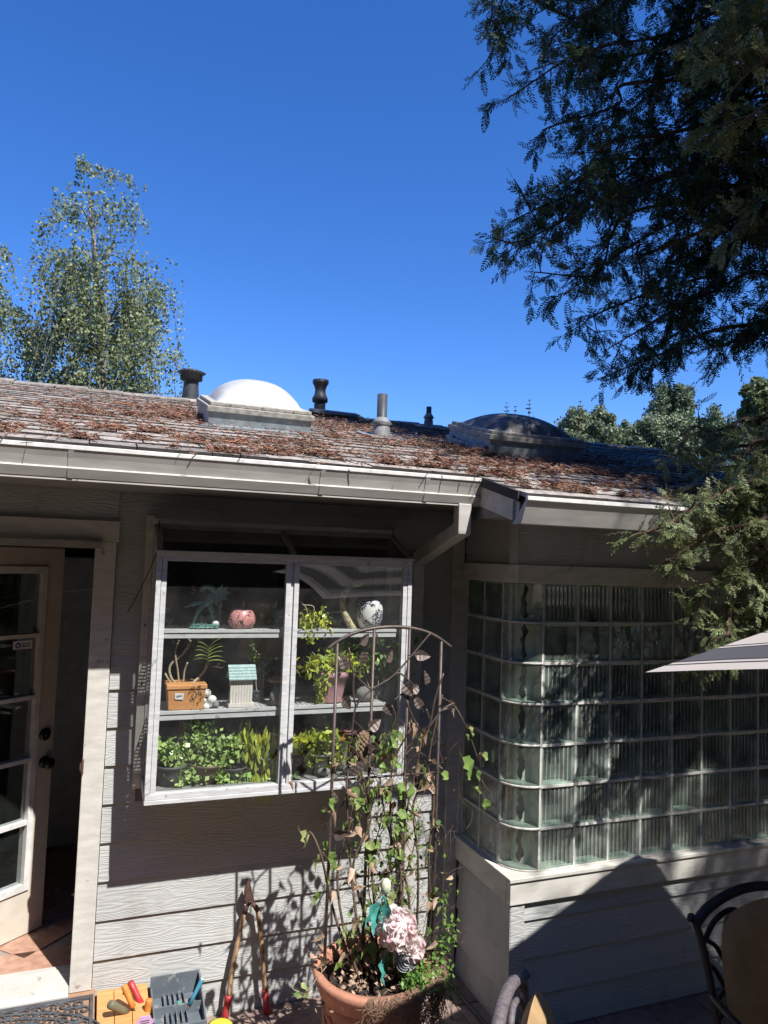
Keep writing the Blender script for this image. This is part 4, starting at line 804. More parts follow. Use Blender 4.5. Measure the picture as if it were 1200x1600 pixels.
q = MB(); q.lathe([(.001, 0), (.012, 0)], (0, 0, 0), 14); q.v = [(x-.0525, y+a, z+.075+b_) for a, b_, _ in q.v]; q.build('entrance', M['black'], parent=t)
trailing('sprig_plant', 'thin stemmed leafy sprig standing behind the birdhouse', 402, 1100, 3.54, z2, (.03, .05), [(395, 1015, 5, 10, 16), (397, 1037, 6, 8, 22), (412, 1035, 14, 12, 30)], 'greenleaf', .02, [[(405, 1098), (412, 1060), (408, 1030), (394, 1010)], [(404, 1098), (400, 1060), (412, 1040)]])
x, y, z = item('', 434, 1103, 3.42, z2)
t = thing('ornament_house', 'small grey and white ornament house with a dark window by the mullion', 'ornament', (x, y, z))
b = MB(); b.lathe([(.001, 0), (.036, 0), (.044, .03), (.036, .06), (.012, .08), (.001, .085)], (x, y, z), 16); b.build('body', M['greydull'], parent=t)
b = MB(); b.prism([(x-.005, z+.004), (x+.04, z+.004), (x+.04, z+.05), (x+.018, z+.078), (x-.005, z+.05)], y-.048, y-.036, 'y'); b.build('front', M['white'], parent=t)
b = MB(); b.box(x+.006, x+.024, y-.050, y-.0482, z+.028, z+.05); b.build('window', M['black'], parent=t)
b = MB(); Q = onY(430, 1062, 3.46); b.lathe([(.001, .02), (.02, .016), (.036, 0), (.02, -.012), (.001, -.014)], Q, 14, sx=1.1); b.tube([Q, (Q[0], Q[1], z2)], .006, 6)
b.build('mushroom', paint('tan_cap', (.45, .25, .10), (.3, .16, .07)), loc=(Q[0], Q[1], z2), label='tan capped wooden mushroom behind the small ornament house', category='ornament')
t = trailing('pink_pot_cactus', 'ribbed dusty pink pot with yellow green segmented cactus spilling over', 516, 1098, 3.45, z2, None, [(500, 1042, 26, 12, 95), (520, 1036, 30, 12, 90), (505, 1055, 8, 14, 30), (499, 1075, 6, 12, 18), (504, 1088, 5, 8, 10), (545, 1040, 14, 10, 40)], 'yellowleaf', .034, [[(500, 1040), (497, 1065), (505, 1090)], [(498, 1030), (487, 1018)], [(512, 1030), (505, 1012)]])
x, y, z = WL[t.name]; b = MB(); n = 36; vs = []
for r_, h in ((.055, 0), (.066, .06), (.078, .115), (.088, .117), (.09, .145), (.078, .146)):
    for j in range(n): a = 2*math.pi*j/n; k_ = 1+(.035*math.cos(a*12) if h < .116 else 0); vs.append((x+r_*k_*math.cos(a), y+r_*k_*.8*math.sin(a), z+h))
b.add(vs, [(i*n+j, i*n+(j+1) % n, (i+1)*n+(j+1) % n, (i+1)*n+j) for i in range(5) for j in range(n)], 0, True); b.build('pot', paint('dusty_pink_glaze', (.50, .27, .29), (.40, .20, .22), rough=.45), parent=t)
b = MB(); b.lathe([(.001, .13), (.08, .13)], (x, y, z), 16, sy=.8); b.build('soil', M['potsoil'], parent=t)
trailing('arching_plant', 'leafy green plant arching across the right pane behind the trellis', 590, 1100, 3.5, z2, (.035, .06), [(570, 1020, 26, 14, 85), (600, 1015, 22, 14, 70), (612, 1030, 14, 14, 45), (545, 1030, 18, 10, 50), (598, 1045, 20, 8, 35)], 'greenleaf', .04, [[(585, 1095), (572, 1060), (565, 1030), (590, 1008)], [(588, 1095), (592, 1060), (600, 1030)]])
x, y, z = item('', 570, 1095, 3.42, z2); b = MB(); b.ball((x, y, z+.035), .05, 9, 6, sx=1., sy=.7, sz=.75); b.build('rough_stone', M['greydull'], loc=(x, y, z), label='rough grey stone lying right of the pink pot', category='stone')
# ---------------------------------------------------------------- on the window sill
z3 = WZ0+.047
M['darkpot'] = paint('dark_grey_pot', (.10, .10, .10), (.06, .06, .06), rough=.6); M['brownpot'] = paint('brown_pot', (.14, .09, .07), (.09, .06, .05), rough=.5)
def sillplant(name, label, px, r_, h, leaves, mat_, size, stems, potmat, aspect=.85, Y=3.46, thick=None, droop=None):
    t = trailing(name, label, px, 1240, Y, z3, (r_, h), leaves, mat_, size, None, potmat, None, droop, aspect)
    for s in stems:
        b = MB(); k = len(s); b.tube(smooth_path([onY(a, c, Y-.01) for a, c in s], 6), thick or .006, 7); b.build('stem', M['palestem'], parent=t)
    return t
sillplant('jade_plant', 'round leaved jade plant in a dark pot at the left end of the window sill', 266, .075, .09, [(255, 1168, 14, 10, 70), (265, 1185, 16, 14, 90), (284, 1180, 10, 12, 40), (280, 1208, 12, 10, 45), (283, 1226, 5, 14, 22), (291, 1232, 9, 4, 14)], 'jade', .024, [[(266, 1215), (270, 1190), (262, 1172)], [(270, 1215), (282, 1200), (284, 1225)]], 'darkpot')
sillplant('jade_plant', 'tall jade plant crowned by a round ball of leaves', 322, .08, .085, [(311, 1140, 14, 9, 75), (311, 1156, 14, 10, 70), (318, 1190, 16, 12, 80), (300, 1210, 14, 10, 55), (338, 1198, 12, 12, 55), (345, 1215, 14, 12, 60), (318, 1218, 10, 10, 30)], 'jade', .024, [[(318, 1215), (306, 1195), (312, 1178), (309, 1150)], [(300, 1215), (298, 1190), (308, 1175)]], 'brownpot')
sillplant('jade_plant', 'low jade plant with a thick woody stem curving down to the sill', 362, .06, .06, [(345, 1162, 14, 10, 60), (362, 1160, 14, 10, 55), (352, 1178, 12, 8, 35), (365, 1178, 10, 8, 30), (345, 1226, 14, 8, 50), (340, 1235, 12, 6, 30), (374, 1225, 14, 10, 40)], 'jade', .024, [[(362, 1238), (366, 1215), (355, 1190), (335, 1176), (312, 1173)]], 'darkpot', thick=.010)
sillplant('jade_plant', 'spreading jade plant at the foot of the yellow cactus', 398, .05, .05, [(385, 1225, 18, 8, 60), (405, 1224, 20, 10, 80), (425, 1220, 12, 12, 45), (432, 1208, 8, 10, 24)], 'jade', .025, [], 'darkpot')
sillplant('orchid_cactus', 'drooping yellow green orchid cactus left of the mullion', 408, .06, .10, [(398, 1170, 10, 10, 26), (410, 1180, 14, 22, 60), (400, 1205, 12, 24, 60), (416, 1210, 10, 22, 50), (383, 1150, 8, 10, 20), (432, 1158, 10, 7, 26), (425, 1150, 12, 6, 18)], 'yellowleaf', .05, [[(404, 1225), (412, 1180), (422, 1160), (430, 1150)], [(400, 1225), (398, 1180), (388, 1150), (384, 1130)], [(410, 1170), (402, 1145), (400, 1135)]], 'darkpot', aspect=.3, droop=.75)
t = thing('plant_markers', 'red and yellow plant markers stuck in a small white pot behind the jade plant', 'plant markers', (onY(278, 1200, 3.56)[0], 3.56, z3))
x, y = WL[t.name][:2]; b = MB(); b.lathe([(.001, 0), (.03, 0), (.036, .19), (.03, .19), (.001, .185)], (x, y, z3), 14); b.build('pot', M['white'], parent=t)
for dx_, mt, h, ln in ((-.006, 'red', .28, .014), (.010, 'orange', .262, .006), (.018, 'yellow', .25, .003)): b = MB(); b.bar((x+dx_, y-.02, z3+.18), (x+dx_+ln*.5, y-.02, z3+h), .010, .004, mi=0); b.build('marker', M[mt], parent=t)
b = MB(); P = onY(260, 1215, 3.58); b.lathe([(.001, 0), (.05, 0), (.055, .12), (.05, .2), (.04, .22), (.001, .22)], (P[0], 3.56, z3), 14); b.build('dark_jar', M['darkpot'], loc=(P[0], 3.56, z3), label='tall dark jar in the left back corner of the window sill', category='jar')
b = MB(); P = onY(385, 1215, 3.56); b.lathe([(.001, 0), (.03, 0), (.04, .1), (.03, .16), (.018, .18), (.001, .18)], (P[0], 3.57, z3), 14); b.build('grey_bottle', M['greydull'], loc=(P[0], 3.57, z3), label='grey bottle standing behind the curved jade stem', category='bottle')
sillplant('holiday_cactus', 'pale green holiday cactus arching from a grey pot right of the mullion', 497, .07, .10, [(470, 1163, 16, 7, 50), (490, 1155, 22, 8, 80), (505, 1165, 20, 14, 90), (500, 1180, 22, 12, 60), (518, 1185, 8, 14, 26), (528, 1178, 8, 8, 20), (460, 1168, 8, 5, 20)], 'yellowleaf', .045, [[(495, 1205), (490, 1180), (484, 1160)]], 'darkpot', aspect=.4, droop=.3)
sillplant('seedling_plant', 'tiny green seedling at the foot of the mullion on the right', 462, .02, .02, [(462, 1218, 10, 9, 30), (458, 1228, 6, 5, 12)], 'greenleaf', .018, [], 'darkpot')
x, y, z = item('', 530, 1200, 3.5, z3)
t = thing('small_cactus', 'small orange topped cactus in a ribbed cup behind the trellis', 'cactus', (x, y, z)); b = MB()
n = 24; vs = [(x+r_*(1+.08*math.cos(12*2*math.pi*j/n))*math.cos(2*math.pi*j/n), y+r_*math.sin(2*math.pi*j/n), z+h) for r_, h in ((.03, 0), (.036, .06), (.037, .13)) for j in range(n)]
b.add(vs, [(i*n+j, i*n+(j+1) % n, (i+1)*n+(j+1) % n, (i+1)*n+j) for i in range(2) for j in range(n)], 0, True); b.build('cup', M['greydull'], parent=t); b = MB(); b.ball((x, y, z+.155), .03, 14, 9); b.build('top', M['orange'], parent=t)
x, y, z = item('', 565, 1200, 3.47, z3); b = MB(); b.lathe([(.001, .0), (.03, .0), (.03, .08)], (x, y, z), 16)
for k in range(9):
    for j in range(9): a = j*.698+k*.35; r_ = .034*math.sin(min(1, (9.6-k)/6)*1.57); b.ball((x+r_*math.cos(a), y+r_*math.sin(a), z+.088+k*.012), .0105, 6, 4)
b.build('pine_cone', paint('pale_cone', (.40, .27, .18), (.25, .16, .1), rough=.7), loc=(x, y, z), label='tan scaly cone standing on the sill right of the cactus', category='cone')
x, y, z = item('', 548, 1200, 3.56, z3); potmb((x, y, z), .055, .16).build('pink_pot', paint('dark_pink_glaze', (.28, .12, .13), rough=.5), loc=(x, y, z), label='dull dark pink pot behind the small orange topped cactus', category='pot')
for k, (px_, r_, lb) in enumerate(((545, .04, 'flat grey stone on the sill below the pine cone'), (505, .035, 'dark grey stone in front of the holiday cactus pot'))):
    x, y, z = item('', px_, 1225, 3.40, z3); b = MB(); b.ball((x, y, z+.02), r_, 9, 6, sy=.6, sz=.55); b.build('sill_stone', M['greydull'], loc=(x, y, z), label=lb, category='stone')
# trough of gravel on the sill
b = MB(); b.box(WX0+.05, mx_-.04, WY+.045, YA-.03, WZ0+.0185, WZ0+.044); b.box(mx_+.04, WX1-.05, WY+.045, YA-.03, WZ0+.0185, WZ0+.044); b.build('sill_tray', M['greydull'], parent=gwin)
# ---------------------------------------------------------------- terracotta pot, trellis and vine
TY = 2.98; PC = (1.16, 2.98); PR = .245; PZ = -1.72
t = thing('terracotta_pot', 'large round terracotta pot with moulded swags, full of vine and artificial flowers', 'flower pot', (PC[0], PC[1], GZ))
b = MB(); h = PZ-GZ
b.lathe([(.001, .0), (.15, 0), (.165, .03), (.20, h-.16), (.212, h-.105), (.205, h-.095), (.228, h-.088), (.238, h-.05), (.252, h-.03), (.256, h-.008), (.248, h), (.222, h), (.215, h-.03), (.20, h-.10)], (PC[0], PC[1], GZ), 48); b.build('body', M['terra'], parent=t)
for k in range(14):
    a = 2*math.pi*k/14; c = V3(PC[0]+.199*math.cos(a), PC[1]+.199*math.sin(a), PZ-.20); ta = V3(-math.sin(a), math.cos(a), 0)
    b = MB(); b.tube(smooth_path([c-ta*.045+V3(0, 0, .05), c-ta*.03+V3(0, 0, .01), c+V3(0, 0, -.005), c+ta*.03+V3(0, 0, .01), c+ta*.045+V3(0, 0, .05)], 4), .007, 6); b.tube([c+V3(0, 0, .04)+ta*.016*math.cos(q)+V3(0, 0, .016*math.sin(q)) for q in np.linspace(0, 6.28, 11)], .006, 5); b.tube(smooth_path([c-V3(0, 0, .01), c-V3(0, 0, .06), c-V3(0, 0, .10)], 3), [.011, .011, .010, .010, .008, .006, .002], 6); b.build('swag', M['terra'], parent=t)
b = MB(); n = 20; vs = [(PC[0]+r_*.215*math.cos(6.283*j/n), PC[1]+r_*.215*math.sin(6.283*j/n), PZ-.05+random.uniform(-.008, .008)) for r_ in (.02, .5, 1) for j in range(n)]
b.add(vs, [(i*n+j, i*n+(j+1) % n, (i+1)*n+(j+1) % n, (i+1)*n+j) for i in range(2) for j in range(n)]); b.build('soil', M['potsoil'], parent=t)
t = thing('garden_trellis', 'arched brown iron trellis with leaf scrolls standing in the terracotta pot', 'trellis', (PC[0], TY, PZ-.05))
AR = smooth_path([onY(a, c, TY) for a, c in ((512, 1014), (530, 1001), (560, 987), (600, 980), (640, 981), (675, 991), (705, 1011))], 6)
b = MB(); b.tube(AR, .0078, 10); b.build('arch', M['iron'], parent=t)
def archz(x): 
    k = min(AR, key=lambda p: abs(p[0]-x)); return k[2]
for x in (.943, 1.108, 1.275, 1.432):
    b = MB(); b.tube([(x, TY, PZ-.12), (x+.002, TY, -1.2), (x+.004, TY, archz(x)-.004)], .0068, 9); b.build('upright', M['iron'], parent=t)
for z in (-.94, -1.35): b = MB(); b.tube([(.943, TY+.008, z), (1.432, TY+.008, z)], .005, 7); b.build('crossbar', M['iron'], parent=t)
scr = [[(547, 1190), (550, 1150), (556, 1105), (580, 1078), (612, 1058), (640, 1028), (662, 1002), (672, 990)], [(556, 1105), (552, 1080), (553, 1052)], [(612, 1058), (625, 1052), (645, 1070)], [(646, 1022), (658, 1018)], [(655, 1140), (640, 1110), (630, 1085), (615, 1095)],
       [(657, 1175), (672, 1130), (680, 1090), (693, 1052)], [(668, 1140), (690, 1110), (710, 1098)], [(580, 1078), (560, 1060), (548, 1040), (545, 1012)], [(533, 1260), (545, 1240), (565, 1215)], [(612, 1140), (618, 1120), (612, 1102)], [(530, 1310), (545, 1290), (552, 1280)], [(590, 1010), (589, 990)], [(666, 1108), (672, 1125)]]
for s in scr: b = MB(); b.tube(smooth_path([onY(a, c, TY-.006) for a, c in s], 5), .0042, 6); b.build('scroll', M['iron'], parent=t)
def leafmesh(name, L, W, fold, curl, mats, parent, ridges=False, n=6):
    """one leaf lying along +X from its stalk, folded on the midrib"""
    b = MB(); vs = []
    for k in range(n+1):
        s = k/n; w_ = W*math.sin(math.pi*min(1, s**.62*.999))**.9*(1-.12*s) if 0 < k < n else .0004; zz = -curl*L*s*s+(random.uniform(-.08, .08)*w_ if not ridges else 0)+(.0016 if ridges and k % 2 else 0)
        vs += [(L*s, -w_/2, zz+fold*w_+(.12*w_*math.sin(k*2.3) if not ridges else 0)), (L*s, .04*L*math.sin(s*3), zz), (L*s, w_/2, zz+fold*w_+(.12*w_*math.cos(k*1.9) if not ridges else 0))]
    b.add(vs, [(3*k+j, 3*k+j+1, 3*k+j+4, 3*k+j+3) for k in range(n) for j in range(2)], 0, not ridges)
    b.tube([(-.38*L, 0, .10*L), (-.15*L, 0, .02*L), (.02*L, 0, 0)], .0011, 3, cap=False)
    o = b.build(name, mats, parent=parent)
    me = o.data; co = np.empty(len(me.vertices)*3); me.vertices.foreach_get('co', co); co = co.reshape(-1, 3)+WL[parent.name]; me.vertices.foreach_set('co', co.ravel()); return o
from mathutils import Euler
def place(o, P, rot, sc=1.):
    par = o.parent; o.location = V3(*P)-WL[par.name]; WL[o.name] = V3(*P); o.rotation_euler = rot; o.scale = (sc,)*3
ml = leafmesh('metal_leaf', .072, .05, .18, .1, M['iron'], t, True, 8); firstm = True
for a, c in ((572, 1006), (578, 1018), (613, 1034), (551, 1046), (658, 1024), (545, 1090), (611, 1100), (591, 1160), (650, 1081), (668, 1106), (533, 1257), (531, 1302), (640, 1068), (676, 1070), (586, 1140), (575, 1190), (655, 1215)):
    o = ml if firstm else share(ml, 'metal_leaf', t, (0, 0, 0)); firstm = False
    P = onY(a, c, TY-.01); place(o, P-V3(.03, 0, 0), (random.uniform(1.1, 1.9), random.uniform(-2.2, 2.2), random.uniform(-.4, .4)), random.uniform(.85, 1.05))
# the vine
M['dryleaf_i'] = leafmat('withered_bits_mat', [(.22, .15, .10), (.34, .25, .17), (.14, .10, .07), (.42, .32, .24)], trans=.2, rough=.8, var=.2)
v = thing('climbing_vine', 'half withered climbing vine with green and curled brown leaves on the trellis', 'vine', (PC[0], TY, PZ-.05))
mainst = [[(575, 1530), (560, 1440), (548, 1330), (540, 1240), (545, 1195)], [(590, 1530), (585, 1420), (580, 1320), (572, 1240), (560, 1180), (548, 1165)], [(605, 1535), (600, 1440), (612, 1340), (608, 1250), (615, 1190), (640, 1140)], [(620, 1530), (628, 1430), (625, 1330), (640, 1250), (650, 1190), (662, 1150)],
          [(640, 1530), (650, 1440), (655, 1340), (648, 1260), (668, 1210)], [(560, 1530), (535, 1440), (530, 1360), (545, 1290), (556, 1240)], [(600, 1520), (570, 1420), (555, 1350), (580, 1280), (560, 1215)], [(630, 1520), (640, 1400), (610, 1300), (590, 1220)], [(555, 1520), (520, 1420), (500, 1340), (484, 1300), (474, 1330)],
          [(650, 1530), (672, 1430), (668, 1340), (680, 1250), (672, 1190), (690, 1085)], [(688, 1090), (706, 1100), (722, 1118), (735, 1145), (746, 1190), (748, 1225), (757, 1255)], [(746, 1190), (752, 1177), (760, 1180)], [(748, 1215), (762, 1238)], [(665, 1300), (690, 1290), (700, 1330), (702, 1360)], [(590, 1500), (620, 1400), (650, 1300), (630, 1230)], [(610, 1510), (575, 1380), (600, 1260), (575, 1190)]]
for i, s in enumerate(mainst):
    b = MB(); pts = [onY(a+random.uniform(-3, 3), c, TY+random.uniform(-.05, .03)) for a, c in s]; pth = smooth_path(pts, 6); k = len(pth)
    r0 = .0055 if i < 10 else .002; b.tube(pth, [r0*(1-.6*j/k)+.001 for j in range(k)], 6); b.build('stem', M['twig'], parent=v)
b = MB()
for _ in range(380):
    x = random.gauss(608, 40); yb = random.uniform(1150, 1520); P = onY(x, yb, TY+random.uniform(-.07, .05)); a = random.uniform(-1.2, 1.2); L = random.uniform(.03, .14)
    b.tube(smooth_path([P, P+V3(math.sin(a)*L*.5+random.uniform(-.02, .02), random.uniform(-.02, .02), L*.5), P+V3(math.sin(a)*L, random.uniform(-.03, .03), L*random.uniform(.6, 1.))], 3), .0011, 3, cap=False)
b.build('tendrils', M['twig'], parent=v, kind='stuff')
gl = leafmesh('leaf', .068, .052, .22, .25, M['vineleaf'], v); dl = leafmesh('leaf', .066, .042, .55, .7, M['dryleaf'], v); fg = fd = True
green = [(737, 1143, .9), (731, 1152, .6), (731, 1195, 1.35), (759, 1182, .8), (733, 1213, .8), (749, 1210, .75), (747, 1235, .8), (759, 1257, .85), (598, 1165, .7), (612, 1145, .7), (616, 1190, .8), (640, 1238, 1.3), (627, 1240, 1.2), (520, 1255, .8), (573, 1265, .7), (550, 1255, .9), (591, 1257, .6), (634, 1280, .9), (622, 1295, .7), (620, 1312, 1.), (567, 1310, .75), (475, 1310, 1.1), (497, 1345, 1.2), (520, 1340, .9), (508, 1322, .8), (520, 1355, .9), (640, 1347, 1.2), (668, 1328, 1.3), (575, 1340, .9), (612, 1355, .8), (633, 1312, .9), (660, 1290, .7), (662, 1205, 1.), (545, 1335, .7), (540, 1455, .8), (530, 1475, .7), (555, 1450, .7), (530, 1510, .7), (640, 1395, .8), (600, 1370, .8), (590, 1330, .7), (560, 1215, .7), (600, 1200, .8), (610, 1175, .6), (560, 1165, .7), (650, 1365, .8)]
dry = [(638, 1135, 1.0), (648, 1138, .9), (665, 1145, .9), (650, 1170, .8), (655, 1200, .8), (675, 1190, .9), (665, 1230, .8), (607, 1222, .9), (580, 1180, .8), (565, 1180, .8), (590, 1195, .8), (705, 1100, .8), (708, 1112, .5), (677, 1235, .9), (672, 1215, .8), (550, 1240, .8), (520, 1275, .9), (515, 1355, .7), (550, 1370, 1.), (520, 1400, .7), (695, 1365, .5), (703, 1372, .5), (555, 1440, .8), (500, 1465, .7), (503, 1480, .8), (486, 1492, .7), (670, 1400, .9), (680, 1405, .8), (470, 1555, .6)]
for _ in range(80): dry.append((random.gauss(607, 45), random.uniform(1180, 1510), random.uniform(.4, .9)))
for _ in range(115): green.append((random.gauss(614, 38), random.uniform(1150, 1500), random.uniform(.5, .95)))
for a, c, s in green:
    o = gl if fg else share(gl, 'leaf', v, (0, 0, 0)); fg = False
    P = onY(a, c, TY-.03+random.uniform(-.05, .06)); rx = random.uniform(.5, 1.3); rz = random.uniform(-math.pi, math.pi)
    E_ = Euler((rx, random.uniform(.2, 1.4), random.choice((0, math.pi))+random.uniform(-.5, .5))); d = E_.to_matrix() @ Vector((.03*s, 0, 0)); place(o, P-V3(*d), E_, s)
for a, c, s in dry:
    o = dl if fd else share(dl, 'leaf', v, (0, 0, 0)); fd = False
    P = onY(a, c, TY-.02+random.uniform(-.06, .07)); E_ = Euler((random.uniform(0, 6.28), random.uniform(.3, 1.5), random.uniform(0, 6.28))); d = E_.to_matrix() @ Vector((.03*s, 0, 0)); place(o, P-V3(*d), E_, s)
n_ = 300; xx = rng.normal(612, 36, n_); yy = rng.uniform(1180, 1520, n_); C = np.array([onY(a, c, TY+rng.uniform(-.08, .07)) for a, c in zip(xx, yy)]); quads('withered_bits', leaf_quads(C, .017, .5), M['dryleaf_i'], parent=v, kind='stuff')
C = np.array([onY(a, c, TY+rng.uniform(-.08, .07)) for a, c in zip(rng.normal(612, 34, 260), rng.uniform(1240, 1520, 260))]); quads('small_leaves', leaf_quads(C, .022, .65), M['greenleaf'], parent=v, kind='stuff')
# weeds at the pot's rim
sp = thing('side_sprig', 'thin side shoot with a few green leaves left of the terracotta pot', 'plant', onY(500, 1510, 2.85))
b = MB(); b.tube(smooth_path([onY(a, c, 2.85) for a, c in ((510, 1510), (490, 1535), (480, 1548), (462, 1548), (455, 1540))], 5), .0018, 5); b.build('stem', M['palestem'], parent=sp)
g2 = leafmesh('leaf', .04, .028, .2, .2, M['vineleaf'], sp); ff = True
for a, c in ((470, 1537), (480, 1544), (468, 1550), (482, 1552), (460, 1553), (476, 1556)):
    o = g2 if ff else share(g2, 'leaf', sp, (0, 0, 0)); ff = False; place(o, onY(a, c, 2.85), (random.uniform(.4, 1.2), random.uniform(-.6, 1), random.uniform(0, 6)), random.uniform(.7, 1))
# artificial flowers
pe = thing('artificial_peony', 'large pale pink artificial peony leaning over the pot rim', 'artificial flower', (PC[0]+.05, 2.87, PZ-.03))
Pc = onY(621, 1453, 2.85); M['petal'] = leafmat('pink_petals', [(.78, .58, .58), (.84, .72, .70), (.86, .80, .78), (.74, .48, .50)], trans=.45, rough=.6, var=.08, obj=True)
pt_ = MB(); vs = []
for i in range(5):
    for j in range(5): u, w_ = (j-2)/2, i/4; rr_ = .030*(1-.25*abs(u)**2); vs.append((u*.020*(math.sin(w_*2.2)*.9+.25), -.008*(1-u*u)*1.2-(.010 if i == 4 else 0)+.004*w_+random.uniform(-.0015, .0015), .034*w_*(1-.12*abs(u))+random.uniform(-.002, .002)*(i == 4)))
pt_.add(vs, [(i*5+j, i*5+j+1, i*5+j+6, i*5+j+5) for i in range(4) for j in range(4)], 0, True); po = pt_.build('petal', M['petal'], parent=pe)
me = po.data; co = np.empty(len(me.vertices)*3); me.vertices.foreach_get('co', co); co = co.reshape(-1, 3)+WL[pe.name]; me.vertices.foreach_set('co', co.ravel()); ff = True
def petals(n, C, R, axis, sc=1.):
    global ff
    for k in range(n):
        ph_ = math.acos(1-1.55*(k+.5)/n); th_ = k*2.39996; d = Vector((math.sin(ph_)*math.cos(th_), math.sin(ph_)*math.sin(th_), math.cos(ph_)))
        q = Vector(axis).normalized().to_track_quat('Z', 'Y'); dw = q @ d; P = V3(*C)+V3(*dw)*R*random.uniform(.35, .75)
        o = po if ff else share(po, 'petal', pe, (0, 0, 0)); ff = False
        tq = (dw+Vector((random.uniform(-.35, .35), random.uniform(-.35, .35), random.uniform(-.35, .35)))).normalized().to_track_quat('Z', 'Y') @ Euler((random.uniform(-.3, .3), 0, random.uniform(0, 6.28))).to_quaternion()
        place(o, P, tq.to_euler(), sc*random.uniform(.8, 1.15))
b = MB(); b.ball(Pc, .062, 14, 10); b.ball(onY(646, 1482, 2.845), .036, 12, 8); b.build('flower_heart', paint('peony_heart', (.84, .68, .68), rough=.7), parent=pe)
petals(190, Pc, .092, (-.15, -1, .4), .72); petals(60, onY(646, 1482, 2.84), .052, (.4, -1, .3), .62)
b = MB(); b.tube(smooth_path([Pc+V3(0, .03, -.02), Pc+V3(-.01, .06, -.15), (PC[0]+.04, 2.95, PZ-.05)], 4), .004, 6); b.build('stalk', M['greenleaf'], parent=pe)
M['tealleaf'] = leafmat('teal_cloth_leaf', [(.05, .24, .20), (.07, .30, .26)], trans=.2, rough=.5, var=.2, obj=True)
tb = leafmesh('cloth_leaf', .11, .055, .15, .25, M['tealleaf'], pe, False, 8); ff2 = True
def rot_from(dx_, dz_, roll, yaw=0.):  # leaf pointing along (dx, dz) in the picture plane, facing the viewer
    q = Vector((dx_, yaw, dz_)).normalized().to_track_quat('X', 'Z'); return (q @ Euler((roll, 0, 0)).to_quaternion()).to_euler()
for a, c, dx_, dz_, s, rl in ((596, 1412, -.15, -1, 1.05, 1.4), (594, 1412, -.8, -.45, 1.05, 1.3), (592, 1414, -.5, -1, 1., 1.7), (602, 1412, .2, -1, .85, 1.5), (602, 1492, -.35, -1, .95, 1.5)):
    o = tb if ff2 else share(tb, 'cloth_leaf', pe, (0, 0, 0)); ff2 = False; place(o, onY(a, c, 2.86), rot_from(dx_, dz_, rl, -.25), s)
b = MB(); b.tube(smooth_path([onY(a, c, 2.87) for a, c in ((596, 1412), (600, 1400), (606, 1440), (605, 1500))], 4), .0035, 6); b.build('stalk', M['tealleaf'], parent=pe)
wb = thing('artificial_bud', 'white and green artificial flower bud above the pink peony', 'artificial flower', onY(603, 1440, 2.88)); Q = onY(603, 1385, 2.88)
b = MB(); b.ball(Q, .022, 12, 8, sz=1.5); b.build('bud', paint('cream_bud', (.66, .66, .52), (.4, .48, .28), rough=.6, scale=(20, 20, 12)), parent=wb); b = MB(); b.tube([Q, onY(600, 1440, 2.88)], .003, 6); b.build('stalk', M['greenleaf'], parent=wb)
gr = thing('artificial_rose', 'pale grey artificial rose below the peony in the pot', 'artificial flower', onY(634, 1500, 2.83)); C0 = onY(634, 1498, 2.83)
for k in range(14):
    r_ = .008+.0028*k; a0 = k*2.1; b = MB(); vs = []
    for i in range(3):
        for j in range(7): a = a0+(j-3)*.33; rr_ = r_*(1+.12*i); vs.append(C0+V3(rr_*math.cos(a), -.02*(1-r_/.05)-.006*i+.004, rr_*math.sin(a))+V3(0, .028*(1-i/2), 0))
    b.add(vs, [(i*7+j, i*7+j+1, i*7+j+8, i*7+j+7) for i in range(2) for j in range(6)], 0, True); b.build('petal', paint('grey_petal', (.42, .43, .45), (.3, .31, .34), rough=.7) if k == 0 else bpy.data.materials['grey_petal'], parent=gr)
# ground cover spilling over the pot
sd = thing('stonecrop', 'bright green low plant with brown hanging stems at the right pot rim', 'plant', (PC[0]+.16, 2.86, PZ-.04))
C = cluster([onY(648, 1530, 2.80), onY(672, 1525, 2.84), onY(690, 1535, 2.9), onY(655, 1540, 2.78), onY(683, 1500, 2.9), onY(695, 1475, 2.92), onY(690, 1400, 2.95), onY(702, 1450, 2.92)], [(.06, .08, .03), (.07, .1, .035), (.06, .1, .04), (.07, .06, .025), (.05, .08, .05), (.05, .05, .05), (.04, .06, .05), (.05, .05, .04)], [170, 180, 120, 120, 60, 70, 25, 30])
quads('foliage', leaf_quads(C, .022, .6), M['greenleaf'], parent=sd)
b = MB()
for _ in range(300):
    P = V3(PC[0], PC[1], PZ)+V3(random.uniform(.07, .26), 0, 0); a = random.uniform(-2.0, .1); rr_ = random.uniform(.235, .27); P = V3(PC[0]+rr_*math.cos(a), PC[1]+rr_*math.sin(a), PZ+.01)
    L = random.uniform(.05, .28)*(1 if a > -1.5 else .4); u_ = lambda: random.uniform(-.035, .035); b.tube(smooth_path([P, P+V3(.03*math.cos(a)+u_(), .03*math.sin(a), -.01), P+V3(.035*math.cos(a)+u_(), .035*math.sin(a)+u_()*.5, -L*.55), P+V3(.02*math.cos(a)+u_()*2, .03*math.sin(a)+u_()*.6, -L)], 3), .0012, 3, cap=False)
b.build('hanging_stems', paint('tan_stem', (.30, .20, .13), (.18, .115, .075), rough=.9), parent=sd, kind='stuff')
C = np.stack([PC[0]+.26*np.cos(q := rng.uniform(-1.5, .2, 420))+rng.normal(size=420)*.02, PC[1]+.26*np.sin(q)+rng.normal(size=420)*.02, PZ-rng.uniform(-.02, .26, 420)], 1); quads('withered_leaves', leaf_quads(C, .017, .5), M['dryleaf'], parent=sd, kind='stuff')
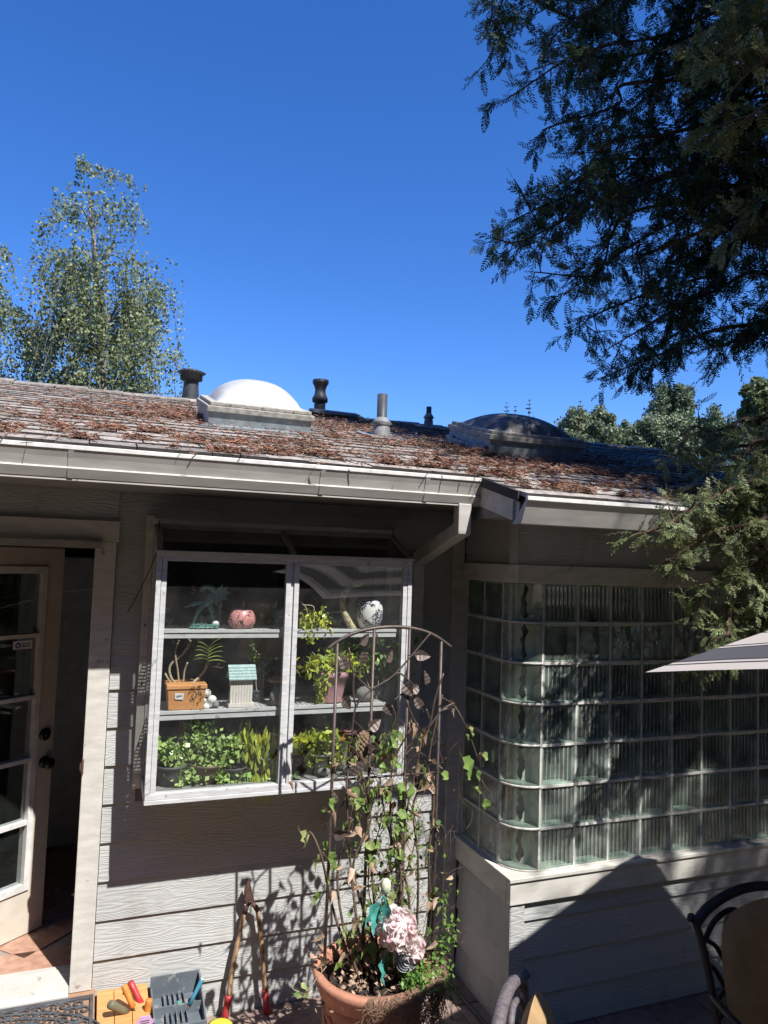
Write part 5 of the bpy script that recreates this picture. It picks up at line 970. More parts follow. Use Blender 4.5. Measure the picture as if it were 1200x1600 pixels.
C = V3(PC[0]-.05, 2.93, PZ-.02)+rng.normal(size=(260, 3))*V3(.10, .07, .03); quads('leaf_litter', leaf_quads(C, .025, .5), M['dryleaf'], parent=v, kind='stuff')
# dead leaves scattered on the paving
C = np.stack([rng.uniform(.7, 1.9, 150), rng.uniform(3.15, 3.6, 150), np.full(150, GZ+.006)], 1); L_ = leaf_quads(C, .02, .5); L_[:, :, 2] = GZ+.004+np.abs(L_[:, :, 2]-GZ)*.3; quads('dead_leaves', L_, M['dryleaf'], kind='stuff', label='small dead leaves scattered on the paving beside the pot', category='dead leaves')
# ---------------------------------------------------------------- loppers
lp = thing('loppers', 'old loppers with wooden handles and red grips leaning on the siding', 'loppers', (.74, 3.57, GZ))
def pt(a, c, Y): return onY(a, c, Y)
for pts_, nm in (([(382, 1424, 3.595), (372, 1470, 3.585), (362, 1520, 3.575), (357, 1558, 3.568)], 0), ([(402, 1420, 3.595), (407, 1460, 3.59), (411, 1505, 3.585), (414, 1548, 3.58)], 1)):
    P_ = [pt(*q) for q in pts_]; b = MB(); b.tube(smooth_path(P_, 4), [.013]*5+[.0145]*4+[.013]*4, 10, flat=.8); b.build('handle', M['wood'], parent=lp)
    e_ = P_[-1]; end = pt(350, 1597, 3.562) if nm == 0 else pt(418, 1585, 3.575); b = MB(); b.tube([e_+(e_-end)*.08, e_, (e_+end)/2, end, end-(e_-end)*.04], [.0135, .0165, .0165, .0175, .010], 12); b.build('grip', M['red'], parent=lp)
for a, c in (((389, 1410), (382, 1426)), ((392, 1408), (403, 1422))): b = MB(); b.tube([pt(*a, 3.59), pt(*c, 3.592)], [.008, .014], 8); b.build('ferrule', M['rust'], parent=lp)
out = [(386, 1414), (381, 1400), (382, 1387), (389, 1373), (392, 1384), (395, 1398), (398, 1408), (393, 1414)]
b = MB(); q = [pt(a, c, 3.585) for a, c in out]; b.prism([(p[0], p[2]) for p in q], 3.580, 3.587, 'y'); b.build('blade', M['rust'], parent=lp, bevel=.001)
b = MB(); q = [pt(a, c, 3.59) for a, c in ((388, 1414), (384, 1400), (386, 1392), (390, 1400), (394, 1412))]; b.prism([(p[0], p[2]) for p in q], 3.589, 3.596, 'y'); b.build('hook', M['rust'], parent=lp)
b = MB(); p = pt(390, 1410, 3.579); b.tube([p, p-V3(0, .006, 0)], .008, 8); b.build('pivot', M['knob'], parent=lp)
# ---------------------------------------------------------------- doormat with scrolls
mt = thing('doormat', 'grey rubber doormat of open scrollwork in front of the open door', 'doormat', (-.35, 3.25, -1.982))
X0, X1, Y0, Y1, zt = -.86, .062, 2.98, 3.572, -1.970
b = MB(); [b.box(*q, -1.9815, zt) for q in ((X0, X1, Y1-.022, Y1), (X0, X1, Y0, Y0+.022), (X0, X0+.022, Y0+.0221, Y1-.0221), (X1-.014, X1, Y0+.0221, Y1-.0221))]; b.build('border', M['rubber'], parent=mt, bevel=.002)
b = MB(); zc = -1.976
def spiral(cx, cy, r0, a0, turns, sg=1): return [(cx+r0*(1-.8*k/26)*math.cos(a0+sg*turns*6.283*k/26), cy+r0*(1-.8*k/26)*math.sin(a0+sg*turns*6.283*k/26), zc+.0005*math.sin(k)) for k in range(27)]
mr = random.Random(3)
for i in range(17):
    for j in range(11):
        cx = X0+.04+i*.0545+(.027 if j % 2 else 0); cy = Y0+.04+j*.0505
        if cx > X1-.03: continue
        b.tube(spiral(cx, cy, .031, mr.uniform(0, 6.28), mr.uniform(1.1, 1.5), 1 if (i+j) % 2 else -1), .0048, 5, flat=1.)
for k in range(7):
    for cx, cy in ((-.38, 3.28), ): b.tube([(cx+(.09+.05*k)*math.cos(a)*1.25, cy+(.06+.032*k)*math.sin(a), zc+.001) for a in np.linspace(0, 6.283, 40)], .0055, 5)
b.build('scrollwork', M['rubber'], parent=mt)
# ---------------------------------------------------------------- wooden box, tool caddy and tools
bx = thing('wooden_box', 'orange stained plank box beside the doormat', 'box', (.17, 3.45, GZ))
BZ = -1.985
for k in range(3): b = MB(); b.box(.078+k*.072, .1475+k*.072, 3.27, 3.615, BZ-.012, BZ); b.build('plank', M['orangewood'], parent=bx, bevel=.002)
b = MB(); b.box(.083, .292, 3.275, 3.61, GZ, BZ-.0125); b.build('body', M['orangewood'], parent=bx)
cd_ = thing('tool_caddy', 'slate grey plastic caddy full of garden hand tools', 'tool caddy', (.42, 3.45, GZ))
cx0, cx1, cy0, cy1, ct0, ct1 = .305, .525, 3.30, 3.585, -2.04, -1.945
b = MB(); b.box(cx0, cx1, cy0, cy1, GZ+.01, ct0); b.box(cx0, cx1, cy1-.008, cy1, ct0, ct1); b.box(cx0, cx1, cy0, cy0+.008, ct0, ct0+.03); b.box(cx0, cx0+.008, cy0+.0081, cy1-.0081, ct0, ct0+.05)
b.hexa([(cx1-.008, cy0+.0081, ct0), (cx1, cy0+.0081, ct0), (cx1, cy1-.0081, ct0), (cx1-.008, cy1-.0081, ct0), (cx1-.008, cy0+.0081, ct0+.03), (cx1, cy0+.0081, ct0+.03), (cx1, cy1-.0081, ct1), (cx1-.008, cy1-.0081, ct1)]); b.build('tray', M['plastic'], parent=cd_, bevel=.002)
for k in range(5): q = MB(); q.box(.36+k*.022, .364+k*.022, cy0+.05, cy1-.02, ct0, ct0+.022); q.build('divider', M['plastic'], parent=cd_)
b = MB(); b.box(cx0+.01, cx1-.012, cy0+.12, cy0+.126, ct0, ct0+.045); b.build('divider', M['plastic'], parent=cd_)
def tool(name, label, A, B, r_, m1, tipm='black', tiplen=.35, extra=None, blade=None):
    A = V3(*A); B = V3(*B); t = thing(name, label, 'garden tool', tuple(B)); b = MB(); d = (A-B); b.tube([A+d*.03, A, A-d*.15, B+d*.35, B], [r_*.5, r_*.95, r_, r_*.85, r_*.9], 12); b.build('handle', M[m1], parent=t)
    b = MB(); b.tube([A+d*.035, A+d*.01, A-d*.05], [r_*.45, r_*.8, r_*.985], 12); b.build('end_cap', M[tipm], parent=t)
    b = MB(); b.tube([B+d*.02, B-d*.35], [.005, .004], 7); b.build('shank', M['rust'], parent=t)
    b = MB(); e_ = B-d*.35; sd_ = np.cross(d/np.linalg.norm(d), V3(0, 0, 1)); b.add([e_-sd_*.02, e_+sd_*.02, e_-d*.5+sd_*.022, e_-d*.75, e_-d*.5-sd_*.022], [(0, 1, 2, 3, 4)]); b.build('blade', M['greydull'], parent=t); return t
p = lambda a, c, Y: onY(a, c, Y)
tool('hand_trowel', 'red handled garden tool with black tip, first from the left in the caddy', p(203, 1534, 3.52), p(222, 1570, 3.47), .015, 'red')
tool('hand_trowel', 'slanting orange handled tool lying over the red one', p(194, 1540, 3.45), p(208, 1574, 3.42), .0145, 'orange', 'orange')
tool('hand_trowel', 'upright stubby orange handled tool in front of the caddy slots', p(233, 1562, 3.40), p(229, 1592, 3.40), .0155, 'orange', 'orange')
tool('hand_trowel', 'dull olive handled tool lying across the orange plank box', p(172, 1569, 3.38), p(198, 1582, 3.42), .018, 'olive', 'olive')
tool('hand_trowel', 'short teal ribbed handle standing in the caddy', p(280, 1565, 3.44), p(273, 1592, 3.44), .010, 'teal', 'teal')
tool('hand_trowel', 'blue banded handle with a white tip slanting out of the caddy', p(316, 1530, 3.44), p(296, 1570, 3.42), .010, 'blueh', 'white')
b = MB(); c = p(226, 1598, 3.30); q = [(c[0]+.035*math.cos(a)*(1+.12*math.cos(6*a)), c[2]+.028*math.sin(a)*(1+.1*math.cos(6*a))) for a in np.linspace(0, 6.2, 28)]; b.prism(q, 3.298, 3.302, 'y'); tg = b.build('plastic_tag', [M['lilac']], loc=(c[0], 3.3, GZ), label='lilac scalloped plastic tag in front of the tool caddy', category='tag')
b = MB(); [b.tube([(c[0]-.018, 3.2965, c[2]+.008-k*.009), (c[0]+.018, 3.2965, c[2]+.010-k*.009)], .0012, 4) for k in range(3)]; b.build('print', M['black'], parent=tg)
b = MB(); c = onZ(343, 1604, GZ+.06); b.lathe([(.001, -.06), (.045, -.06), (.055, .0), (.058, .004), (.04, .012), (.001, .016)], (c[0], c[1], GZ+.06), 20); b.build('yellow_tub', M['yellow'], loc=(c[0], c[1], GZ), label='small bright yellow lidded tub below the left lopper grip', category='tub')
# hose along the side wall
b = MB(); b.tube(smooth_path([(1.80, 3.60, GZ+.012), (1.80, 3.45, GZ+.012), (1.81, 3.2, GZ+.012), (1.83, 2.9, GZ+.012), (1.80, 2.5, GZ+.012), (1.9, 2.0, GZ+.012)], 6), .010, 8); b.build('garden_hose', M['rubber'], loc=(1.8, 3.2, GZ), label='dark grey hose lying along the foot of the bay wall', category='hose')
# ---------------------------------------------------------------- cast aluminium chairs
def chair(x, y, rot, label, worn, cushlabel):
    t = thing('patio_chair', label, 'chair', (x, y, GZ), 'cast aluminium patio chairs'); R_ = Matrix.Rotation(rot, 3, 'Z'); O_ = V3(x, y, GZ)
    T = lambda p_: O_+V3(*(R_ @ Vector(p_)))
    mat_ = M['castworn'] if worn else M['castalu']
    def tb_(name, pts, r_, flat=1., par=t, n=8, m=mat_):
        b = MB(); b.tube([T(q) for q in smooth_path(pts, 6)], r_, n, flat=flat); return b.build(name, m, parent=par)
    # seat
    b = MB(); c = [(-.25, -.24), (.25, -.24), (.27, .0), (.23, .22), (-.23, .22), (-.27, 0)]; b.add([T((a, d_, .41)) for a, d_ in c]+[T((a, d_, .435)) for a, d_ in c], [(0, 5, 4, 3, 2, 1), (6, 7, 8, 9, 10, 11)]+[(k, (k+1) % 6, 6+(k+1) % 6, 6+k) for k in range(6)]); b.build('seat', mat_, parent=t)
    for s in (-1, 1):
        tb_('leg', [(s*.24, -.22, .42), (s*.26, -.25, .2), (s*.27, -.28, .0)], .014); tb_('leg', [(s*.22, .21, .42), (s*.24, .26, .2), (s*.25, .32, .0)], .014)
        tb_('back_post', [(s*.225, .215, .40), (s*.24, .24, .6), (s*.262, .275, .80), (s*.285, .295, .90), (s*.30, .298, .925), (s*.312, .29, .915)], .015, .8)
        tb_('arm', [(s*.25, .25, .66), (s*.29, .1, .67), (s*.30, -.12, .655), (s*.30, -.22, .63), (s*.295, -.235, .60)], .014); tb_('arm_support', [(s*.29, -.16, .65), (s*.26, -.2, .52), (s*.25, -.2, .43)], .010)
    tb_('top_rail', [(-.285, .298, .895), (-.22, .305, .945), (-.11, .31, .985), (0, .312, .998), (.11, .31, .985), (.22, .305, .945), (.285, .298, .895)], .019, .9)
    for s in (-1, 1):
        tb_('scroll', [(s*.26, .285, .83), (s*.20, .295, .90), (s*.12, .3, .93), (s*.07, .3, .90), (s*.10, .295, .85), (s*.14, .295, .87)], .010)
        tb_('scroll', [(s*.235, .26, .55), (s*.16, .27, .62), (s*.20, .28, .72), (s*.245, .275, .76)], .009); tb_('scroll', [(s*.23, .265, .62), (s*.15, .275, .70), (s*.19, .29, .80), (s*.24, .285, .84)], .009)
        tb_('scroll', [(0, .25, .5), (s*.06, .27, .62), (s*.05, .285, .75), (0, .295, .85)], .009)
    tb_('lower_rail', [(-.23, .235, .52), (0, .24, .50), (.23, .235, .52)], .011)
    # cushions
    def pad(name, fn, nu, nv):
        b = MB(); vs = []
        for side in (0, 1):
            for i in range(nv+1):
                for j in range(nu+1):
                    u, v_ = j/nu*2-1, i/nv*2-1; e = max(0., (1-u**4)*(1-v_**4))**.4; vs.append(T(fn(u, v_, e*(1 if side else -1))))
        m_ = (nu+1)*(nv+1); F = []
        for i in range(nv):
            for j in range(nu): a = i*(nu+1)+j; F.append((a, a+nu+1, a+nu+2, a+1)); F.append((m_+a, m_+a+1, m_+a+nu+2, m_+a+nu+1))
        b.add(vs, F, 0, True); return b.build(name, M['cushion'], parent=t)
    pad('seat_cushion', lambda u, v_, e: (u*.24, v_*.225-.01, .475+e*.035), 12, 12)
    pad('back_cushion', lambda u, v_, e: (u*.245*(1-.16*max(0, v_)**2), .20+.04*(v_)-e*.040, .765+v_*.225-.05*u*u*(v_ > 0)*v_), 12, 12)
    return t
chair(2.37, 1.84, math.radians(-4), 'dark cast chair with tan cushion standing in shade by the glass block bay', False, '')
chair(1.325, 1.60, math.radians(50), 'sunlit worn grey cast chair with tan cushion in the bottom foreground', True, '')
# table under the parasol
tbm = thing('patio_table', 'round dark cast table under the striped parasol', 'table', (2.91, .74, GZ))
b = MB(); b.lathe([(.03, .0), (.55, .0), (.56, .012), (.55, .024), (.03, .024)], (2.91, .74, GZ+.70), 40); b.build('table_top', M['castalu'], parent=tbm)
for k in range(4): a = k*math.pi/2+.4; b = MB(); b.tube(smooth_path([(2.91+.1*math.cos(a), .74+.1*math.sin(a), GZ+.69), (2.91+.2*math.cos(a), .74+.2*math.sin(a), GZ+.4), (2.91+.42*math.cos(a), .74+.42*math.sin(a), GZ)], 5), .02, 8); b.build('leg', M['castalu'], parent=tbm)
# ---------------------------------------------------------------- parasol
um = thing('parasol', 'pink and grey striped parasol tilted beside the glass block bay', 'parasol', (2.91, .74, GZ))
U0, U1, U5 = V3(1.47, 1.7, -.3), V3(2.93, 2.29, -.3), V3(1.45, .15, -.155); UC = U1+U5-U0; cor = [U0, U1, U1+(UC-U0), 2*UC-U0, 2*UC-U1, U5]; AP = UC+V3(.0, .0, .66)
M['canopy'] = leafmat('parasol_cream', [(.56, .49, .43)], trans=.12, rough=.85, var=.06); M['canopy_grey'] = leafmat('parasol_grey', [(.095, .092, .10)], trans=.08, rough=.85, var=.06); M['canopy_edge'] = leafmat('parasol_line', [(.05, .045, .05)], trans=.06, rough=.85, var=.06)
bands, cols, s_ = [0], [], 0.
for wd_, ci in [(.03, 0), (.006, 2), (.008, 0), (.006, 2), (.055, 1), (.005, 2), (.006, 0), (.005, 2)]+[(.055, 0), (.005, 2), (.006, 0), (.005, 2), (.055, 1), (.005, 2), (.006, 0), (.005, 2)]*6:
    if s_+wd_ > .98: break
    s_ += wd_; bands.append(s_); cols.append(ci)
bands.append(1.); cols.append(0)
for k in range(6):
    A, B = cor[k], cor[(k+1) % 6]; b = MB(); ns = 8
    for i, (s0, s1) in enumerate(zip(bands[:-1], bands[1:])):
        vs = []
        for s in (s0, s1):
            for j in range(ns+1):
                w_ = j/ns; e = A*(1-w_)+B*w_; p_ = e*(1-s)+AP*s; sag = .05*math.sin(math.pi*w_)*(1-s); mid = e*(1-s)+UC*s; p_ = p_*(1-.0)+V3(0, 0, sag*.9-.025*math.sin(math.pi*s)); p_ = p_+(UC-e)*sag*.35; vs.append(p_)
        b.add(vs, [(j, j+1, ns+2+j, ns+1+j) for j in range(ns)], cols[i], True)
    b.build('canopy_panel', [M['canopy'], M['canopy_grey'], M['canopy_edge']], parent=um)
    b = MB(); b.tube([A*(1-s)+AP*s+V3(0, 0, -.012-.025*math.sin(math.pi*s)) for s in np.linspace(0, 1, 9)], .006, 6); b.build('rib', M['castalu'], parent=um)
b = MB(); b.tube([(2.91, .74, GZ), tuple(UC+V3(0, 0, .46))], .019, 12); b.build('pole', M['castalu'], parent=um)
b = MB(); b.lathe([(.25, 0), (.25, .04), (.06, .08), (.04, .2)], (2.91, .74, GZ), 24); b.build('base', M['castalu'], parent=um)
b = MB(); b.ball(tuple(AP+V3(0, 0, .03)), .03); b.build('finial', M['castalu'], parent=um)
# strand of spider silk
b = MB(); b.tube([onY(-10, 975-22, 3.45), onY(100, 925, 3.5), onY(160, 918, 3.55), onY(236, 905, 3.61)], .0004, 4); b.build('spider_silk', M['white'], loc=tuple(onY(236, 905, 3.61)), label='single strand of spider silk crossing the door casing', category='spider silk')
# ---------------------------------------------------------------- trees
def frond(L=.20, n=11, wd=.052, ang=.95):
    """flat conifer spray along +X: stem and two rows of needles; (k,4,3) quads"""
    Q = [[(0, -.0012, 0), (L, -.0006, 0), (L, .0006, 0), (0, .0012, 0)]]
    for k in range(n):
        s = (k+.6)/n; x = L*s; l = wd*math.sin(math.pi*(.18+.74*s))*(1 if s < .8 else .85)
        for sg in (-1, 1):
            dx, dy = l*math.cos(ang), sg*l*math.sin(ang); w_ = .0058; nx, ny = -dy/l*w_, dx/l*w_; z = -.006*(k % 3-1)
            Q.append([(x, 0, 0), (x+dx*.5+nx, dy*.5+ny, z), (x+dx, dy, z-.004), (x+dx*.5-nx, dy*.5-ny, z)])
    return np.array(Q)
FR = [frond(.13, 9, .034), frond(.10, 7, .030, .75), frond(.16, 10, .036, 1.05)]
def sprays(P, D, scale):
    """put a spray at each P pointing along D (flat side up, random roll)"""
    n = len(P); X = D/np.linalg.norm(D, axis=1)[:, None]; up = V3(0, 0, 1)+rng.normal(size=(n, 3))*.45; Y_ = np.cross(up, X); Y_ /= np.linalg.norm(Y_, axis=1)[:, None]+1e-9; Z_ = np.cross(X, Y_); out = []
    pick = rng.integers(0, 3, n)
    for k in range(3):
        i = np.where(pick == k)[0]
        if len(i) == 0: continue
        q = FR[k]; v_ = (q[None, :, :, 0, None]*X[i][:, None, None, :]+q[None, :, :, 1, None]*Y_[i][:, None, None, :]+q[None, :, :, 2, None]*Z_[i][:, None, None, :])*scale[i][:, None, None, None]+P[i][:, None, None, :]
        out.append(v_.reshape(-1, 4, 3))
    return np.concatenate(out)
def limb(pts, r0, mb, sub=.16, sublen=(.35, .9), dens=.075, droop=.55, start=.12, wob=.07):
    """a wandering limb -> side branches -> drooping twigs; returns spray origins and directions"""
    cp = [np.array(p, float) for p in pts]; q_ = []
    for i in range(len(cp)-1): q_ += [cp[i], (cp[i]+cp[i+1])/2+rng.normal(size=3)*wob]
    q_.append(cp[-1]); path = smooth_path(q_, 5); path = [np.array(p) for p in path]; seg = [np.linalg.norm(path[i+1]-path[i]) for i in range(len(path)-1)]; tot = sum(seg); k = len(path)
    mb.tube(path, [r0*(1-.9*i/k)+.002 for i in range(k)], 6); P, D = [], []; acc = 0; nxt = tot*start
    for i in range(len(path)-1):
        d = (path[i+1]-path[i])/max(seg[i], 1e-6)
        while acc+seg[i] >= nxt:
            p = path[i]+d*(nxt-acc); s = nxt/tot; L = random.uniform(*sublen)*(1.1-.7*s)
            dr = d*random.uniform(.2, 1.)+rng.normal(size=3)*.75+V3(0, 0, -.25); dr /= np.linalg.norm(dr); q = p.copy(); nn = max(2, int(L/dens)); pp = [q.copy()]
            for j in range(nn):
                dr = dr+V3(0, 0, -droop*.12*(j/nn+.4))+rng.normal(size=3)*.10; dr /= np.linalg.norm(dr); q = q+dr*L/nn; pp.append(q.copy())
                # a twig with its own sprays
                td = dr*.5+rng.normal(size=3)*.8+V3(0, 0, -.35*droop); td /= np.linalg.norm(td); tL = random.uniform(.05, .16)*min(1, sublen[1]/.7); t2 = q.copy()
                for m_ in range(2):
                    t2 = t2+td*tL/2; td = td+V3(0, 0, -.2*droop)+rng.normal(size=3)*.2; td /= np.linalg.norm(td); P.append(t2.copy()); D.append(td+rng.normal(size=3)*.35)
                P.append(q.copy()); D.append(dr+rng.normal(size=3)*.6+V3(0, 0, -.2))
                for m_ in range(2): P.append(t2.copy()); D.append(td+rng.normal(size=3)*.55)
            P.append(q.copy()); D.append(dr); mb.tube(pp, [.005*(1-j/(nn+1))+.001 for j in range(len(pp))], 3, cap=False); nxt += sub*random.uniform(.5, 1.5)
        acc += seg[i]
    P.append(path[-1]); D.append(path[-1]-path[-2]); return P, D
TR = (6.2, 1.7)
big = thing('conifer_tree', 'huge dark conifer whose drooping branches hang into the sky over the roof', 'tree', (TR[0], TR[1], GZ))
b = MB(); b.tube([(TR[0], TR[1], GZ), (TR[0]+.05, TR[1], 1), (TR[0], TR[1]+.05, 6), (TR[0], TR[1], 12), (TR[0], TR[1], 17)], [.48, .42, .32, .2, .04], 18); b.build('trunk', M['bark'], parent=big)
# limbs reaching over the roof, given as (tip pixel, depth) and (root pixel, depth)
LIMBS = [((765, 42), 4.2, (1330, -170), 3.2), ((768, 85), 4.5, (1330, -60), 3.1), ((800, 150), 4.4, (1330, 0), 3.2), ((850, 212), 4.6, (1330, 90), 3.0), ((803, 280), 4.4, (1330, 160), 3.2), ((800, 345), 4.6, (1330, 230), 3.1), ((772, 372), 4.3, (1330, 270), 3.2),
         ((835, 425), 4.5, (1330, 260), 3.0), ((880, 462), 4.3, (1330, 300), 3.2), ((930, 520), 4.6, (1300, 330), 3.1), ((950, 545), 4.2, (1350, 380), 3.0), ((945, 588), 4.4, (1400, 480), 2.9), ((1000, 560), 4.6, (1400, 470), 2.9), ((900, 40), 4.8, (1330, -250), 3.3), ((830, 110), 4.9, (1330, -80), 3.5),
         ((900, 130), 4.1, (1350, -60), 3.0), ((920, 200), 4.9, (1330, 40), 3.4), ((960, 260), 4.2, (1350, 110), 3.0), ((900, 330), 4.9, (1330, 200), 3.4), ((960, 400), 4.8, (1330, 260), 3.3), ((1010, 470), 4.6, (1330, 300), 3.2), ((1060, 380), 4.2, (1380, 230), 2.9), ((1080, 300), 4.9, (1350, 180), 3.5), ((1020, 60), 4.5, (1380, -120), 3.1), ((1080, 130), 4.9, (1350, 20), 3.5), ((1040, 200), 4.4, (1370, 90), 3.0),
         ((870, 290), 5.2, (1300, 190), 3.8), ((860, 60), 5.2, (1300, -120), 3.8)]
P, D = [], []; wb_ = MB()
for tip, yt, root, yr in LIMBS:
    A = onY(*root, yr); B = onY(*tip, yt); m1 = A*.62+B*.38+V3(0, 0, .10); m2 = A*.28+B*.72+V3(0, 0, .09)
    root3 = V3(TR[0], TR[1], A[2]-.1); p, d = limb([root3, A, m1, m2, B], .022, wb_, sub=.062, sublen=(.12, .5), dens=.048, start=.34, wob=.13); P += p; D += d
wb_.build('limbs', M['bark'], parent=big)
P = np.array(P); D = np.array(D); print('sprays', len(P))
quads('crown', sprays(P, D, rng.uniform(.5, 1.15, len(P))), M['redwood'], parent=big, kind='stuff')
# upper crown out of the frame, which shades the rest
n = 6500; zz = rng.uniform(2.6, 15, n); rad = np.where(zz < 5, 2.1+.35*(zz-2.6), 3.0*(1-(zz-5)/11)+.3)*np.sqrt(rng.uniform(.08, 1, n)); th = rng.uniform(0, 2*math.pi, n)
C = np.stack([TR[0]+rad*np.cos(th), TR[1]+.3+rad*np.sin(th), zz-rad*.18], 1); D = np.stack([np.cos(th), np.sin(th), np.full(n, -.35)], 1)+rng.normal(size=(n, 3))*.4
def in_frame(C, m=0):
    d = C@_f; x = 600+F_*(C@CR)/d; y = 800-F_*(C@CU)/d; return (d > 0) & (x > -m) & (x < 1200+m) & (y > -m) & (y < 1600+m)
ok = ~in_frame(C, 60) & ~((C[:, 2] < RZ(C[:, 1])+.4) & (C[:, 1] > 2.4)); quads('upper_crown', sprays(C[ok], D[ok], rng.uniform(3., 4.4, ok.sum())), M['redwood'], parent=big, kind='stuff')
# lighter branches nearer the viewer
near = thing('cypress_tree', 'feathery light green conifer drooping over the right end of the gutter', 'tree', (4.9, 1.6, GZ))
b = MB(); b.tube([(4.9, 1.6, GZ), (4.85, 1.62, -.5), (4.9, 1.6, 1.2), (4.85, 1.6, 3.4)], [.16, .14, .11, .05], 12); b.build('trunk', M['bark'], parent=near)
NL = [((1055, 715), 2.85, (1330, 640), 2.62), ((1085, 760), 2.80, (1330, 690), 2.62), ((1000, 835), 2.56, (1330, 730), 2.50), ((1035, 880), 2.56, (1330, 760), 2.50), ((1100, 800), 2.56, (1330, 720), 2.50), ((1090, 950), 2.56, (1330, 800), 2.50), ((1140, 985), 2.56, (1350, 790), 2.50), ((1150, 900), 2.56, (1340, 780), 2.50), ((1165, 1000), 2.56, (1350, 830), 2.50), ((1085, 1035), 2.56, (1290, 920), 2.50),
      ((1160, 720), 2.60, (1350, 650), 2.62), ((1120, 850), 2.56, (1350, 740), 2.50), ((1180, 770), 2.56, (1350, 700), 2.50), ((1090, 730), 3.00, (1330, 660), 2.62), ((1130, 780), 2.56, (1330, 700), 2.50)]
P, D = [], []; wb_ = MB()
for tip, yt, root, yr in NL:
    A = onY(*root, yr); B = onY(*tip, yt); m1 = A*.6+B*.4+V3(0, 0, .07); m2 = A*.25+B*.75+V3(0, 0, .05); root3 = V3(4.87, 1.6, A[2]-.05)
    p, d = limb([root3, A, m1, m2, B], .02, wb_, sub=.03, sublen=(.06, .24), dens=.035, droop=.9, start=.66, wob=.05); P += p; D += d
wb_.build('limbs', M['bark'], parent=near); P = np.array(P); D = np.array(D); print('near sprays', len(P))
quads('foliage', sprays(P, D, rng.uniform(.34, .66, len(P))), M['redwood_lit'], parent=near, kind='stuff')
P, D = [], []; wb_ = MB()
for tip, yt, root, yr in [((1080, 95), 3.3, (1330, -30), 2.6), ((1090, 60), 3.4, (1330, -90), 2.6), ((1130, 160), 3.2, (1330, 40), 2.5), ((1150, 30), 3.2, (1330, -80), 2.5), ((1150, 200), 3.1, (1330, 110), 2.5), ((1170, 330), 3.2, (1350, 250), 2.6)]:
    A = onY(*root, yr); B = onY(*tip, yt); p, d = limb([V3(4.87, 1.6, A[2]-.2), A, A*.5+B*.5+V3(0, 0, .06), B], .02, wb_, sub=.09, sublen=(.2, .5), dens=.05, start=.45); P += p; D += d
wb_.build('upper_limbs', M['bark'], parent=near); P = np.array(P); D = np.array(D); quads('upper_foliage', sprays(P, D, rng.uniform(.8, 1.3, len(P))), M['redwood_lit'], parent=near, kind='stuff')

q_ = rng.normal(size=(1300, 3)); q_ /= np.linalg.norm(q_, axis=1)[:, None]; C = V3(4.7, -.1, 3.3)+q_*rng.uniform(.2, 1.35, (1300, 1))*V3(1, 1.1, .9); quads('dapple_boughs', sprays(C, q_+rng.normal(size=(1300, 3))*.6, rng.uniform(1.1, 1.8, 1300)), M['redwood_lit'], parent=near, kind='stuff')  # unseen ball of sprays added to dapple the bay wall with shade
# birches behind the roof: hanging strands of small leaves
def birch(label, Y, prof, seed, dens, trunk):
    r = np.random.default_rng(seed); base = onY(trunk[0][0], 640, Y); t = thing('birch_tree', label, 'tree', (base[0], Y, GZ), 'birches behind the roof')
    b = MB(); tp = [onY(a, c, Y) for a, c in trunk]; b.tube([(tp[0][0], Y, GZ)]+tp, [.16]+[.10*(1-k/len(tp))**1.5+.012 for k in range(len(tp))], 8)
    ys = np.array([p[0] for p in prof]); cxs = np.array([p[1] for p in prof]); hw = np.array([p[2] for p in prof]); C = []
    strands = []
    area = np.cumsum(hw*np.gradient(ys)); area = area/area[-1]; boughs = []
    for k in range(max(30, dens//22)):
        yy = np.interp(r.uniform(), area, ys); a = r.uniform(0, 2*math.pi); q = math.sqrt(r.uniform(.02, 1)); boughs.append((yy, a, q))
    for k in range(dens):
        yy, a, q = boughs[r.integers(len(boughs))]; yy = yy+r.normal()*13; a += r.normal()*.22; q = min(1.05, max(.02, q+r.normal()*.10)); cx = np.interp(yy, ys, cxs); w_ = np.interp(yy, ys, hw); px = cx+w_*q*math.cos(a)*.98
        Q = onY(px, yy, Y); m = 1/ppm(Q); Q = Q+V3(0, w_*m*q*math.sin(a)*.9, 0); L = r.uniform(.25, 1.)*(1.5 if yy > 400 else .55); nl = int(L/.055); dxx = r.normal()*.25
        out = (px-cx)/max(w_, 1); s = np.arange(nl)/max(nl, 1); hang = -L*(s**1.15)*(.9 if yy > 330 else .4)+(.25*L*(1-s)*s*4 if abs(out) > .3 else 0); pts = Q+np.stack([out*L*.35*s+dxx*.1*s, r.normal()*.1*s, hang+.02], 1)
        C.append(pts+r.normal(size=(nl, 3))*.032)
        if k % 5 == 0 and nl > 3: strands.append(pts[::3])
    C = np.concatenate(C); C = C[r.uniform(size=len(C)) < .93]
    for s in strands: b.tube([s[i] for i in range(len(s))], .006, 3, cap=False) if len(s) > 1 else None
    for k in range(22):
        yy = r.uniform(330, 600); i = min(range(len(trunk)), key=lambda i: abs(trunk[i][1]-yy)); A = onY(*trunk[i], Y); cx = np.interp(yy-30, ys, cxs); w_ = np.interp(yy-30, ys, hw); B = onY(cx+w_*r.uniform(-.85, .85), yy-40, Y)+V3(0, r.uniform(-.8, .8), 0); b.tube(smooth_path([A, (A+B)/2+V3(0, 0, .2), B], 4), [.022*(1-j/9)+.004 for j in range(9)], 5)
    b.build('trunk', M['birchbark'], parent=t); quads('crown', leaf_quads(C, .064, .75, .35), M['birch'], parent=t, kind='stuff'); print('birch leaves', len(C)); return t
